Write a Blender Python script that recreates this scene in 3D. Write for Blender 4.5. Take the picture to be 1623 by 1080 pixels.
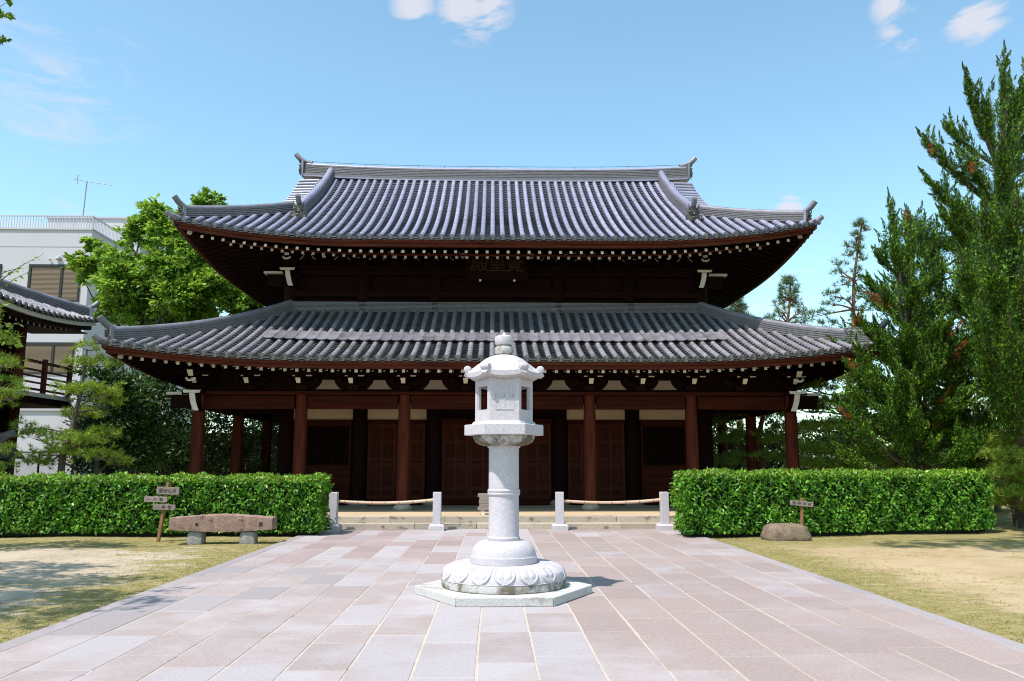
import bpy, bmesh, math, random
import numpy as np
from math import sin, cos, tan, atan, atan2, pi, radians, sqrt
from mathutils import Vector, Matrix

for o in list(bpy.data.objects):
    bpy.data.objects.remove(o)
SC = bpy.context.scene
COL = SC.collection
random.seed(7)
RNG = np.random.default_rng(11)

# ------------------------------------------------------------------ camera
PF = 1265.0 / 1623.0
YAW, PITCH, EYE = atan(31 / 1265.0), atan(197 / 1265.0), 1.55
cd = bpy.data.cameras.new('camera')
cam = bpy.data.objects.new('camera', cd)
COL.objects.link(cam)
cd.sensor_width = 36.0
cd.lens = 36.0 * PF
cd.clip_start = 0.05
cd.clip_end = 5000
cam.location = (0, 0, EYE)
cam.rotation_euler = (pi / 2 + PITCH, 0, -YAW)
SC.camera = cam

# ------------------------------------------------------------------ light
SUN_TRAVEL = Vector((0.41, 0.37, -1.0)).normalized()
EL = math.asin(-SUN_TRAVEL.z)
AZ = atan2(-SUN_TRAVEL.x, -SUN_TRAVEL.y)
sd = bpy.data.lights.new('sun', 'SUN')
sd.energy = 4.7
sd.angle = radians(0.53)
sd.color = (1.0, 0.91, 0.87)
sun = bpy.data.objects.new('sun', sd)
COL.objects.link(sun)
sun.location = (-20, -20, 40)
sun.rotation_euler = SUN_TRAVEL.to_track_quat('-Z', 'Y').to_euler()

w = bpy.data.worlds.new('World')
SC.world = w
w.use_nodes = True
wn, wl = w.node_tree.nodes, w.node_tree.links
wn.clear()
out = wn.new('ShaderNodeOutputWorld')
bg = wn.new('ShaderNodeBackground')
sky = wn.new('ShaderNodeTexSky')
sky.sky_type = 'NISHITA'
sky.sun_disc = False
sky.sun_elevation = EL
sky.sun_rotation = AZ
sky.altitude = 50
sky.air_density = 1.0
sky.dust_density = 0.6
sky.ozone_density = 1.6
SKY_STRENGTH = 0.15
bg.inputs['Strength'].default_value = SKY_STRENGTH
geo = wn.new('ShaderNodeTexCoord')


def wmath(op, a, b=None, c=None, clamp=False):
    n = wn.new('ShaderNodeMath')
    n.operation = op
    n.use_clamp = clamp
    for i, v in enumerate((a, b, c)):
        if v is None:
            continue
        if isinstance(v, (int, float)):
            n.inputs[i].default_value = v
        else:
            wl.new(v, n.inputs[i])
    return n.outputs[0]


nz = wn.new('ShaderNodeTexNoise')
nz.inputs['Scale'].default_value = 13
nz.inputs['Detail'].default_value = 7
nz.inputs['Roughness'].default_value = 0.6
mp = wn.new('ShaderNodeMapping')
mp.inputs['Scale'].default_value = (0.75, 1, 2.6)
mp.inputs['Rotation'].default_value = (0, radians(16), 0)
nz.inputs['Distortion'].default_value = 0.7
wl.new(geo.outputs['Generated'], mp.inputs['Vector'])
wl.new(mp.outputs[0], nz.inputs['Vector'])
F_ = Vector((sin(YAW) * cos(PITCH), cos(YAW) * cos(PITCH), sin(PITCH)))
R_ = Vector((cos(YAW), -sin(YAW), 0))
U_ = R_.cross(F_)
# scattered small fair-weather clouds: (direction, angular radius deg, thickness)
CLOUDS = [(752, 8, 2.9, 0.9), (655, 10, 1.7, 0.7), (1548, 34, 2.0, 0.75), (1428, 64, 1.7, 0.68), (1416, 8, 1.5, 0.72),
          (50, 330, 4.5, 0.45), (1250, 332, 1.2, 0.9), (1600, 420, 4.5, 0.6), (90, 150, 7.0, 0.30), (1230, 500, 6.5, 0.4)]
CLOUDS = [(F_ * 1265 + R_ * (x - 811.5) - U_ * (y - 540), r_, t_) for x, y, r_, t_ in CLOUDS]
for az, el, rad, th in ((70, 25, 6, 0.8), (110, 35, 5, 0.8), (-75, 30, 6, 0.7), (-120, 22, 7, 0.8), (160, 28, 7, 0.8), (-160, 40, 5, 0.7), (60, 55, 5, 0.7)):
    CLOUDS.append((Vector((sin(radians(az)) * cos(radians(el)), cos(radians(az)) * cos(radians(el)), sin(radians(el)))), rad, th))
acc = None
for dv, rad, th in CLOUDS:
    dv = dv.normalized()
    dot = wn.new('ShaderNodeVectorMath')
    dot.operation = 'DOT_PRODUCT'
    nrm = wn.new('ShaderNodeVectorMath')
    nrm.operation = 'NORMALIZE'
    wl.new(geo.outputs['Generated'], nrm.inputs[0])
    wl.new(nrm.outputs[0], dot.inputs[0])
    dot.inputs[1].default_value = dv
    c = cos(radians(rad))
    m = wmath('MULTIPLY', wmath('SUBTRACT', dot.outputs['Value'], c), 1.0 / (1 - c), clamp=True)
    m = wmath('MULTIPLY', m, th)
    acc = m if acc is None else wmath('MAXIMUM', acc, m)
cl = wmath('ADD', wmath('MULTIPLY', nz.outputs['Fac'], 6.5), -3.45)
cl = wmath('ADD', cl, wmath('MULTIPLY', acc, 1.35))
cl = wmath('MULTIPLY', wmath('SUBTRACT', cl, 0.22), 1.15, clamp=True)
cl = wmath('MULTIPLY', cl, wmath('MULTIPLY', acc, 1.6, clamp=True))
cl = wmath('MULTIPLY', cl, 0.8)
hs = wn.new('ShaderNodeHueSaturation')
hs.inputs['Saturation'].default_value = 1.0
hs.inputs['Value'].default_value = 1.0
wl.new(sky.outputs[0], hs.inputs['Color'])
mx = wn.new('ShaderNodeMixRGB')
wl.new(cl, mx.inputs['Fac'])
tint = wn.new('ShaderNodeMixRGB')
tint.blend_type = 'MULTIPLY'
tint.inputs[0].default_value = 1.0
tint.inputs[2].default_value = (1.27, 1.48, 1.30, 1)
wl.new(hs.outputs[0], tint.inputs[1])
wl.new(tint.outputs[0], mx.inputs[1])
mx.inputs[2].default_value = (4.1, 4.0, 4.3, 1)
wl.new(mx.outputs[0], bg.inputs['Color'])
wl.new(bg.outputs[0], out.inputs['Surface'])

SC.view_settings.view_transform = 'Standard'
SC.view_settings.look = 'None'
SC.view_settings.exposure = 0.45
SC.view_settings.gamma = 1.0
SC.view_settings.use_curve_mapping = False
SC.render.engine = 'CYCLES'
SC.cycles.max_bounces = 6
SC.cycles.diffuse_bounces = 3
SC.cycles.transparent_max_bounces = 8
SC.cycles.use_adaptive_sampling = True
SC.cycles.use_denoising = True
SC.cycles.pixel_filter_type = 'BLACKMAN_HARRIS'
SC.cycles.filter_width = 1.05
SC.cycles.denoising_prefilter = 'ACCURATE'


def at(px, py, D):
    """the world point seen at a pixel of the photograph, D metres in front of the camera"""
    d = F_ * 1265 + R_ * (px - 811.5) - U_ * (py - 540)
    return Vector((0, 0, EYE)) + d * (D / d.y)


# ------------------------------------------------------------------ materials
MATS = {}
KEY = dict(granite=0.84, granite_weathered=0.85, granite_plinth=0.90, granite_step=0.78, earth_floor=0.78, paver_pink=0.74, paver_brown=0.76, paver_pale=0.76, paver_red=0.76, paver_grey=0.76, joint_sand=0.80,
           rock_red=0.85, rock_grey=0.85, rock_brown=0.85, wall_white=0.68, wall_side=0.70, tile_ridge=0.95, white_paint=0.9, bamboo=0.85, plaster=1.25)   # overall value of each surface


def mat(name, c1, c2=None, scale=4.0, rough=0.7, bump=0.0, bscale=30.0, spec=0.4, rnd=0.0, isl=0.0, detail=4.0,
        stain=None, stain_scale=1.5, stain_lo=0.55, stain_hi=0.7, stretch=(1, 1, 1), trans=0.0, speck=None, metal=0.0, contrast=1.0,
        coords='Object', bdist=0.02):
    m = bpy.data.materials.new(name)
    k_ = KEY.get(name, 1.0)
    c1 = tuple(v * k_ for v in c1)
    c2 = tuple(v * k_ for v in c2) if c2 else None
    stain = tuple(v * k_ for v in stain) if stain else None
    speck = (tuple(v * k_ for v in speck[0]), speck[1]) if speck else None
    m.use_nodes = True
    nt = m.node_tree
    n, l = nt.nodes, nt.links
    bs = n['Principled BSDF']
    bs.inputs['Roughness'].default_value = rough
    bs.inputs['Specular IOR Level'].default_value = spec
    bs.inputs['Metallic'].default_value = metal
    tc = n.new('ShaderNodeTexCoord')
    mpn = n.new('ShaderNodeMapping')
    mpn.inputs['Scale'].default_value = stretch
    l.new(tc.outputs[coords], mpn.inputs['Vector'])
    vec = mpn.outputs[0]
    c2 = c2 or tuple(x * 0.8 for x in c1)

    def noise(sc, det=detail, ro=0.55):
        t = n.new('ShaderNodeTexNoise')
        t.inputs['Scale'].default_value = sc
        t.inputs['Detail'].default_value = det
        t.inputs['Roughness'].default_value = ro
        l.new(vec, t.inputs['Vector'])
        return t.outputs['Fac']

    def ramp(v, lo, hi):
        r = n.new('ShaderNodeMapRange')
        r.inputs['From Min'].default_value = lo
        r.inputs['From Max'].default_value = hi
        l.new(v, r.inputs['Value'])
        return r.outputs[0]

    def mix(fac, a, b, mode='MIX'):
        x = n.new('ShaderNodeMixRGB')
        x.blend_type = mode
        for i, v in ((0, fac), (1, a), (2, b)):
            if isinstance(v, (int, float)):
                x.inputs[i].default_value = v
            elif isinstance(v, tuple):
                x.inputs[i].default_value = (*v[:3], 1)
            else:
                l.new(v, x.inputs[i])
        return x.outputs[0]

    lo, hi = 0.5 - 0.22 / contrast, 0.5 + 0.22 / contrast
    col = mix(ramp(noise(scale), lo, hi), c1, c2)
    if stain:
        col = mix(ramp(noise(stain_scale, 6, 0.65), stain_lo, stain_hi), col, stain)
    if speck:
        col = mix(ramp(noise(speck[1], 2), 0.60, 0.72), col, speck[0])
    for kind, amt in (('obj', rnd), ('isl', isl)):
        if amt:
            if kind == 'obj':
                q = n.new('ShaderNodeObjectInfo').outputs['Random']
            else:
                q = n.new('ShaderNodeNewGeometry').outputs['Random Per Island']
            r = n.new('ShaderNodeMapRange')
            r.inputs['To Min'].default_value = 1 - amt
            r.inputs['To Max'].default_value = 1 + amt
            l.new(q, r.inputs['Value'])
            h = n.new('ShaderNodeHueSaturation')
            l.new(r.outputs[0], h.inputs['Value'])
            l.new(col, h.inputs['Color'])
            col = h.outputs[0]
    l.new(col, bs.inputs['Base Color'])
    if bump:
        b = n.new('ShaderNodeBump')
        b.inputs['Strength'].default_value = bump
        b.inputs['Distance'].default_value = bdist
        l.new(noise(bscale, 5, 0.6), b.inputs['Height'])
        l.new(b.outputs[0], bs.inputs['Normal'])
    if trans:
        tr = n.new('ShaderNodeBsdfTranslucent')
        hv = n.new('ShaderNodeHueSaturation')
        hv.inputs['Value'].default_value = 1.5
        hv.inputs['Hue'].default_value = 0.48
        l.new(col, hv.inputs['Color'])
        l.new(hv.outputs[0], tr.inputs['Color'])
        ms = n.new('ShaderNodeMixShader')
        ms.inputs[0].default_value = trans
        l.new(bs.outputs[0], ms.inputs[1])
        l.new(tr.outputs[0], ms.inputs[2])
        l.new(ms.outputs[0], n['Material Output'].inputs['Surface'])
    MATS[name] = m
    return m


TILE = dict(rough=0.38, spec=0.6, bump=0.25, bscale=22)
mat('tile', (0.285, 0.283, 0.37), (0.20, 0.198, 0.262), scale=2.2, rnd=0.16, stain=(0.19, 0.18, 0.18), stain_scale=1.3, stain_lo=0.56, stain_hi=0.74, **TILE)
mat('tile_lower', (0.25, 0.24, 0.27), (0.17, 0.162, 0.178), scale=2.2, rnd=0.16, stain=(0.15, 0.142, 0.12), stain_scale=1.1, stain_lo=0.5, stain_hi=0.7, **TILE)
mat('tile_pan', (0.135, 0.133, 0.168), (0.055, 0.054, 0.07), scale=6, rnd=0.2, isl=0.1, rough=0.5, spec=0.5)  # pans darker than the round tiles: shade of the gaps put into the colour
mat('tile_pan_lower', (0.11, 0.105, 0.11), (0.045, 0.044, 0.042), scale=5, rnd=0.2, rough=0.55, spec=0.45, stain=(0.085, 0.082, 0.06), stain_scale=2)  # same darkening of the gaps between rows, painted into the lower pans
mat('tile_disc', (0.12, 0.118, 0.11), (0.07, 0.072, 0.055), scale=9, rnd=0.25, rough=0.6, bump=0.5, bscale=40)
mat('tile_cover', (0.19, 0.183, 0.205), (0.125, 0.12, 0.132), scale=3, rnd=0.2, rough=0.42, spec=0.5, bump=0.1, stain=(0.09, 0.085, 0.075))
mat('ridge_cap', (0.22, 0.215, 0.255), (0.13, 0.127, 0.145), scale=3, rough=0.4, spec=0.5, bump=0.3, bscale=20, stain=(0.10, 0.097, 0.09), stain_scale=2.2)
mat('tile_ridge', (0.20, 0.192, 0.205), (0.10, 0.096, 0.10), scale=7, rough=0.5, bump=0.4, bscale=30, stretch=(1, 1, 5), stain=(0.14, 0.135, 0.125), stain_scale=2.5)
mat('wood_red', (0.105, 0.0235, 0.0105), (0.055, 0.013, 0.0065), spec=0.08, scale=3, rough=0.65, bump=0.3, bscale=12, stretch=(0.25, 0.25, 4), stain=(0.11, 0.042, 0.02), stain_scale=2, contrast=1.4)
mat('door_frame', (0.066, 0.0135, 0.0058), (0.04, 0.0085, 0.004), scale=4, rough=0.6, spec=0.1)
mat('wood_red_shaded', (0.052, 0.010, 0.0042), (0.025, 0.0055, 0.0028), scale=3, rough=0.7, spec=0.06, bump=0.3, bscale=12, stretch=(0.25, 0.25, 4), contrast=1.4)  # darker copy of the red wood; porch shade is put into its colour
mat('column_wood', (0.098, 0.021, 0.0095), (0.044, 0.0105, 0.0055), scale=5, spec=0.08, rough=0.65, bump=0.4, bscale=10, stretch=(2, 2, 0.18), stain=(0.10, 0.045, 0.022), stain_scale=1.6, stain_lo=0.56, stain_hi=0.8, contrast=1.3)
mat('wood_dark_shaded', (0.015, 0.0052, 0.0032), (0.009, 0.0034, 0.0022), spec=0.05, scale=3, rough=0.75, bump=0.25, bscale=14, stretch=(0.4, 0.4, 3), rnd=0.2)  # dark timber, colour lowered further to carry the deep shade under the eaves
mat('wood_door', (0.058, 0.011, 0.0045), (0.03, 0.006, 0.003), spec=0.06, scale=4, rough=0.65, bump=0.2, bscale=14, stretch=(2, 2, 0.4), rnd=0.2)
mat('white_paint', (0.74, 0.70, 0.60), (0.58, 0.54, 0.45), scale=7, rough=0.8, rnd=0.12)
mat('plaster', (0.50, 0.40, 0.27), (0.42, 0.33, 0.22), scale=1.2, rough=0.9)
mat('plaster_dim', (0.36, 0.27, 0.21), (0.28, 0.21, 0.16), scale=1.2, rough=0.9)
mat('granite', (0.61, 0.575, 0.60), (0.49, 0.46, 0.485), scale=34, detail=3, rough=0.75, bump=0.3, bscale=60, speck=((0.33, 0.32, 0.32), 75), stain=(0.50, 0.47, 0.42), stain_scale=1.6, stain_lo=0.56, stain_hi=0.75)
mat('granite_weathered', (0.56, 0.55, 0.53), (0.44, 0.43, 0.41), scale=60, detail=2, rough=0.85, bump=0.3, bscale=70, speck=((0.25, 0.24, 0.22), 100), stain=(0.15, 0.125, 0.075), stain_scale=3.2, stain_lo=0.46, stain_hi=0.58)
mat('granite_plinth', (0.58, 0.57, 0.55), (0.46, 0.45, 0.43), scale=50, detail=2, rough=0.85, bump=0.3, bscale=60, speck=((0.25, 0.24, 0.22), 80), stain=(0.26, 0.22, 0.16), stain_scale=2.6, stain_lo=0.56, stain_hi=0.68)
mat('granite_step', (0.55, 0.47, 0.36), (0.42, 0.36, 0.28), scale=20, rough=0.85, bump=0.3, bscale=50, rnd=0.12, stain=(0.13, 0.105, 0.07), stain_scale=2.8, stain_lo=0.55, stain_hi=0.68, stretch=(1, 1, 2))
mat('earth_floor', (0.66, 0.50, 0.30), (0.55, 0.42, 0.26), scale=1.0, rough=0.95, bump=0.2, bscale=20)
PV = dict(detail=4, rough=0.82, bump=0.5, bscale=70, bdist=0.008)
mat('paver_pink', (0.475, 0.395, 0.37), (0.36, 0.297, 0.277), scale=30, rnd=0.06, speck=((0.56, 0.51, 0.50), 75), stain=(0.48, 0.435, 0.435), stain_scale=1.4, stain_lo=0.45, stain_hi=0.66, **PV)
mat('paver_brown', (0.44, 0.35, 0.315), (0.33, 0.26, 0.233), scale=28, rnd=0.07, speck=((0.54, 0.49, 0.48), 75), stain=(0.44, 0.38, 0.37), stain_scale=0.8, stain_lo=0.5, stain_hi=0.72, **PV)
mat('paver_pale', (0.52, 0.48, 0.485), (0.44, 0.405, 0.41), scale=30, rnd=0.05, speck=((0.36, 0.33, 0.33), 75), stain=(0.45, 0.385, 0.37), stain_scale=1.3, stain_lo=0.47, stain_hi=0.66, **PV)
mat('paver_red', (0.43, 0.335, 0.318), (0.335, 0.258, 0.245), scale=30, rnd=0.1, speck=((0.48, 0.39, 0.37), 75), stain=(0.44, 0.37, 0.36), stain_scale=0.9, stain_lo=0.5, stain_hi=0.7, **PV)
mat('paver_grey', (0.43, 0.385, 0.385), (0.33, 0.295, 0.295), scale=30, rnd=0.08, speck=((0.47, 0.45, 0.45), 75), stain=(0.40, 0.36, 0.35), stain_scale=0.8, **PV)
mat('joint_sand', (0.64, 0.56, 0.45), (0.50, 0.43, 0.34), scale=6, rough=0.95, stain=(0.20, 0.165, 0.115), stain_scale=1.3, stain_lo=0.60, stain_hi=0.68, bump=0.3, bscale=60)
mat('rock_red', (0.33, 0.215, 0.165), (0.20, 0.125, 0.10), scale=8, rough=0.9, bump=0.7, bscale=22, stain=(0.10, 0.065, 0.055), stain_scale=4, stain_lo=0.54, stain_hi=0.66, speck=((0.45, 0.36, 0.28), 40))
mat('rock_grey', (0.36, 0.34, 0.31), (0.22, 0.21, 0.19), scale=12, rough=0.9, bump=0.7, bscale=26, speck=((0.5, 0.48, 0.44), 60))
mat('rock_brown', (0.25, 0.185, 0.125), (0.15, 0.11, 0.075), scale=8, rough=0.92, bump=0.8, bscale=20, stain=(0.075, 0.06, 0.045), stain_scale=5, speck=((0.38, 0.31, 0.23), 45))
mat('weathered_board', (0.29, 0.235, 0.205), (0.19, 0.15, 0.13), scale=6, rough=0.9, bump=0.4, bscale=20, stretch=(0.6, 3, 6), rnd=0.1)
mat('post_wood', (0.27, 0.135, 0.06), (0.17, 0.08, 0.037), scale=6, rough=0.85, bump=0.3, bscale=20, stretch=(4, 4, 0.5))
mat('ink', (0.03, 0.025, 0.022), rough=0.9)
mat('ink_red', (0.22, 0.04, 0.03), rough=0.9)
mat('gold_dull', (0.05, 0.03, 0.012), (0.03, 0.018, 0.008), scale=10, rough=0.55)
mat('bamboo', (0.70, 0.50, 0.36), (0.58, 0.38, 0.26), scale=3, rough=0.5, stretch=(0.6, 4, 4))
mat('bamboo_node', (0.36, 0.23, 0.14), rough=0.7)
mat('wall_white', (0.70, 0.69, 0.72), (0.63, 0.62, 0.65), scale=0.5, rough=0.85, bump=0.05, stain=(0.56, 0.55, 0.57), stain_scale=0.35, stretch=(1, 1, 0.3))
mat('wall_side', (0.62, 0.61, 0.64), (0.54, 0.53, 0.56), scale=0.5, rough=0.85)
mat('frame_dark', (0.022, 0.016, 0.013), rough=0.4)
mat('blind', (0.17, 0.12, 0.07), (0.125, 0.088, 0.05), scale=2, rough=0.5, spec=0.3, stretch=(1, 1, 14))
mat('rail_metal', (0.45, 0.46, 0.50), rough=0.5)
mat('antenna_metal', (0.22, 0.24, 0.30), rough=0.45)
mat('fence_wire', (0.30, 0.31, 0.30), rough=0.5)
mat('bark_red', (0.22, 0.095, 0.05), (0.12, 0.055, 0.035), scale=8, rough=0.9, bump=0.8, bscale=14, stretch=(1, 1, 0.4))
mat('bark_grey', (0.13, 0.105, 0.08), (0.07, 0.055, 0.042), scale=8, rough=0.92, bump=0.8, bscale=14, stretch=(1, 1, 0.4))
LF = dict(scale=1.2, detail=2, rough=0.45, spec=0.4)
mat('leaf_hedge', (0.120, 0.30, 0.015), (0.036, 0.135, 0.008), isl=0.55, trans=0.22, scale=2.5, detail=2, rough=0.5, spec=0.3)
mat('leaf_hedge_pale', (0.24, 0.36, 0.04), (0.14, 0.26, 0.024), isl=0.4, trans=0.28, scale=2.5, detail=2, rough=0.4, spec=0.45)
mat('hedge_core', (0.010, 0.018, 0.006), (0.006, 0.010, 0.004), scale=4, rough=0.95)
mat('leaf_maple', (0.215, 0.365, 0.038), (0.10, 0.225, 0.024), isl=0.45, trans=0.42, **LF)
mat('leaf_dark', (0.040, 0.095, 0.014), (0.020, 0.055, 0.010), isl=0.5, trans=0.2, **LF)
mat('leaf_mid', (0.19, 0.31, 0.03), (0.10, 0.20, 0.02), isl=0.5, trans=0.3, **LF)
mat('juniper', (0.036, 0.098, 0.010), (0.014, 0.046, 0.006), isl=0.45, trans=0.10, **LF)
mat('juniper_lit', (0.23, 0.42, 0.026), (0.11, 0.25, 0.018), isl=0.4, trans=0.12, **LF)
mat('juniper_dead', (0.36, 0.115, 0.028), (0.24, 0.075, 0.02), isl=0.3, trans=0.15, **LF)
mat('needle', (0.23, 0.36, 0.04), (0.12, 0.22, 0.028), isl=0.4, trans=0.18, **LF)
mat('needle_lit', (0.27, 0.37, 0.032), (0.15, 0.25, 0.024), isl=0.35, trans=0.2, **LF)
mat('needle_far', (0.12, 0.20, 0.085), (0.07, 0.14, 0.06), isl=0.35, trans=0.2, **LF)
mat('grass', (0.36, 0.31, 0.10), (0.21, 0.21, 0.05), isl=0.5, trans=0.2, **LF)

# ------------------------------------------------------------------ mesh helpers
class MB:
    def __init__(s):
        s.v, s.f, s.m = [], [], []

    def add(s, vs, fs, mi=0):
        b = len(s.v)
        s.v += [tuple(p) for p in vs]
        s.f += [tuple(b + i for i in q) for q in fs]
        s.m += [mi] * len(fs)
        return s

    def box(s, x0, x1, y0, y1, z0, z1, mi=0):
        return s.hexa([(x0, y0, z0), (x1, y0, z0), (x1, y1, z0), (x0, y1, z0), (x0, y0, z1), (x1, y0, z1), (x1, y1, z1), (x0, y1, z1)], mi)

    def hexa(s, p, mi=0, front=None):
        b = len(s.v)
        s.v += [tuple(q) for q in p]
        for k, q in enumerate([(0, 3, 2, 1), (4, 5, 6, 7), (0, 1, 5, 4), (1, 2, 6, 5), (2, 3, 7, 6), (3, 0, 4, 7)]):
            s.f.append(tuple(b + i for i in q))
            s.m.append(front if (front is not None and k == 2) else mi)
        return s

    def bar(s, a, b, wx, wz, mi=0, up=(0, 0, 1)):
        a, b = Vector(a), Vector(b)
        t = (b - a).normalized()
        u = t.cross(Vector(up))
        if u.length < 1e-4:
            u = Vector((1, 0, 0))
        u.normalize()
        n = u.cross(t).normalized()
        u, n = u * wx / 2, n * wz / 2
        p = [a - u - n, a + u - n, b + u - n, b - u - n, a - u + n, a + u + n, b + u + n, b - u + n]
        return s.hexa(p, mi)

    def tube(s, path, rad, n=8, caps=True, mi=0, capmi=None):
        path = [Vector(p) for p in path]
        if not hasattr(rad, '__len__'):
            rad = [rad] * len(path)
        b = len(s.v)
        ref = Vector((0, 0, 1))
        t0 = (path[1] - path[0]).normalized()
        if abs(t0.z) > 0.9:
            ref = Vector((1, 0, 0))
        for i, p in enumerate(path):
            t = (path[min(i + 1, len(path) - 1)] - path[max(i - 1, 0)]).normalized()
            u = t.cross(ref).normalized()
            q = u.cross(t).normalized()
            for k in range(n):
                a = 2 * pi * k / n
                s.v.append(tuple(p + (u * cos(a) + q * sin(a)) * rad[i]))
        for i in range(len(path) - 1):
            for k in range(n):
                s.f.append((b + i * n + k, b + i * n + (k + 1) % n, b + (i + 1) * n + (k + 1) % n, b + (i + 1) * n + k))
                s.m.append(mi)
        if caps:
            s.f.append(tuple(b + k for k in reversed(range(n))))
            s.m.append(mi if capmi is None else capmi)
            s.f.append(tuple(b + (len(path) - 1) * n + k for k in range(n)))
            s.m.append(mi if capmi is None else capmi)
        return s

    def lathe(s, prof, n=48, c=(0, 0), disp=None, mi=0):
        b = len(s.v)
        for j, (r, z) in enumerate(prof):
            for k in range(n):
                a = 2 * pi * k / n
                rr, zz = (r, z) if disp is None else disp(r, z, a, j)
                s.v.append((c[0] + rr * cos(a), c[1] + rr * sin(a), zz))
        for j in range(len(prof) - 1):
            for k in range(n):
                s.f.append((b + j * n + k, b + j * n + (k + 1) % n, b + (j + 1) * n + (k + 1) % n, b + (j + 1) * n + k))
                s.m.append(mi)
        s.f.append(tuple(b + k for k in reversed(range(n))))
        s.m.append(mi)
        s.f.append(tuple(b + (len(prof) - 1) * n + k for k in range(n)))
        s.m.append(mi)
        return s

    def sweep(s, prof, path, mi=0, close=True):
        """profile (lateral, up) swept along a path; lateral is level, up is z"""
        path = [Vector(p) for p in path]
        b, n = len(s.v), len(prof)
        for i, p in enumerate(path):
            t = path[min(i + 1, len(path) - 1)] - path[max(i - 1, 0)]
            t.z = 0
            t.normalize()
            u = Vector((t.y, -t.x, 0))
            for q in prof:
                s.v.append(tuple(p + u * q[0] + Vector((0, 0, q[1]))))
        for i in range(len(path) - 1):
            for k in range(n if close else n - 1):
                s.f.append((b + i * n + k, b + (i + 1) * n + k, b + (i + 1) * n + (k + 1) % n, b + i * n + (k + 1) % n))
                s.m.append(mi)
        if close:
            s.f.append(tuple(b + k for k in range(n)))
            s.f.append(tuple(b + (len(path) - 1) * n + k for k in reversed(range(n))))
            s.m += [mi, mi]
        return s

    def mesh(s, name, mats, smooth=False, bevel=0, angle=35):
        me = bpy.data.meshes.new(name)
        me.from_pydata(s.v, [], s.f)
        for q in (mats if isinstance(mats, (list, tuple)) else [mats]):
            me.materials.append(MATS[q])
        if len(set(s.m)) > 1:
            me.polygons.foreach_set('material_index', s.m)
        if bevel:
            bm = bmesh.new()
            bm.from_mesh(me)
            bmesh.ops.remove_doubles(bm, verts=bm.verts, dist=1e-5)
            ed = [e for e in bm.edges if len(e.link_faces) == 2 and e.calc_face_angle(0) > radians(angle)]
            bmesh.ops.bevel(bm, geom=ed, offset=bevel, segments=1, affect='EDGES', clamp_overlap=True)
            bm.to_mesh(me)
            bm.free()
        if smooth:
            me.polygons.foreach_set('use_smooth', [True] * len(me.polygons))
            if smooth != 'all':
                me.set_sharp_from_angle(angle=radians(38))
        me.update()
        return me

    def build(s, name, mats, parent=None, smooth=False, bevel=0, loc=None):
        return link(name, s.mesh(name, mats, smooth, bevel), parent, loc)


def link(name, me, parent=None, loc=None, rot=None, scale=None):
    o = bpy.data.objects.new(name, me)
    COL.objects.link(o)
    if parent:
        o.parent = parent
    if loc is not None:
        o.location = loc
    if rot is not None:
        o.rotation_euler = rot
    if scale is not None:
        o.scale = scale
    return o


def thing(name, label, cat, loc=(0, 0, 0), rz=0.0, group=None):
    o = link(name, None, None, loc, (0, 0, rz))
    o.empty_display_size = 0.3
    return tag(o, label, cat, group)


def tag(o, label, cat, group=None):
    o['label'] = label
    o['category'] = cat
    if group:
        o['group'] = group
    return o


def structure(o):
    o['kind'] = 'structure'
    return o


def stuff(o):
    o['kind'] = 'stuff'
    return o


def text_mesh(body, size, name, m, extrude=0.004, sx=1.0):
    c = bpy.data.curves.new(name, 'FONT')
    c.body = body
    c.size = size
    c.align_x = 'CENTER'
    c.align_y = 'CENTER'
    c.extrude = extrude
    t = bpy.data.objects.new(name, c)
    COL.objects.link(t)
    bpy.context.view_layer.update()
    me = bpy.data.meshes.new_from_object(t.evaluated_get(bpy.context.evaluated_depsgraph_get()))
    bpy.data.objects.remove(t)
    bpy.data.curves.remove(c)
    me.materials.clear()
    me.materials.append(MATS[m])
    me.name = name
    for v in me.vertices:
        v.co.x *= sx
    return me


def np_mesh(name, verts, faces, m, mi=None):
    """quads or triangles as arrays"""
    me = bpy.data.meshes.new(name)
    k = faces.shape[1]
    me.vertices.add(len(verts))
    me.vertices.foreach_set('co', np.ascontiguousarray(verts, dtype=np.float32).ravel())
    me.loops.add(faces.size)
    me.loops.foreach_set('vertex_index', np.ascontiguousarray(faces, dtype=np.int32).ravel())
    me.polygons.add(len(faces))
    me.polygons.foreach_set('loop_start', np.arange(0, faces.size, k, dtype=np.int32))
    me.polygons.foreach_set('loop_total', np.full(len(faces), k, dtype=np.int32))
    for q in (m if isinstance(m, (list, tuple)) else [m]):
        me.materials.append(MATS[q])
    if mi is not None:
        me.polygons.foreach_set('material_index', np.ascontiguousarray(mi, dtype=np.int32))
    me.update(calc_edges=True)
    return me


def unit(a):
    return a / np.maximum(np.linalg.norm(a, axis=1, keepdims=True), 1e-9)


def leaf_arrays(c, axis, nrm, ln, wd, fold=0.25):
    """one bent four-sided leaf per row"""
    n = len(c)
    axis = unit(axis)
    side = unit(np.cross(axis, nrm))
    up = np.cross(side, axis)
    ln = np.broadcast_to(np.asarray(ln, float), (n,))[:, None]
    wd = np.broadcast_to(np.asarray(wd, float), (n,))[:, None]
    v = np.empty((n, 4, 3))
    v[:, 0] = c - axis * ln * 0.5
    v[:, 1] = c + side * wd * 0.5 + up * wd * fold
    v[:, 2] = c + axis * ln * 0.5
    v[:, 3] = c - side * wd * 0.5 + up * wd * fold
    f = np.arange(n * 4).reshape(n, 4)
    return v.reshape(-1, 3), f


def cat_arrays(parts):
    vs, fs, b = [], [], 0
    for v, f in parts:
        vs.append(v)
        fs.append(f + b)
        b += len(v)
    return np.concatenate(vs), np.concatenate(fs)


def randn(n):
    return RNG.normal(size=(n, 3))

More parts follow.
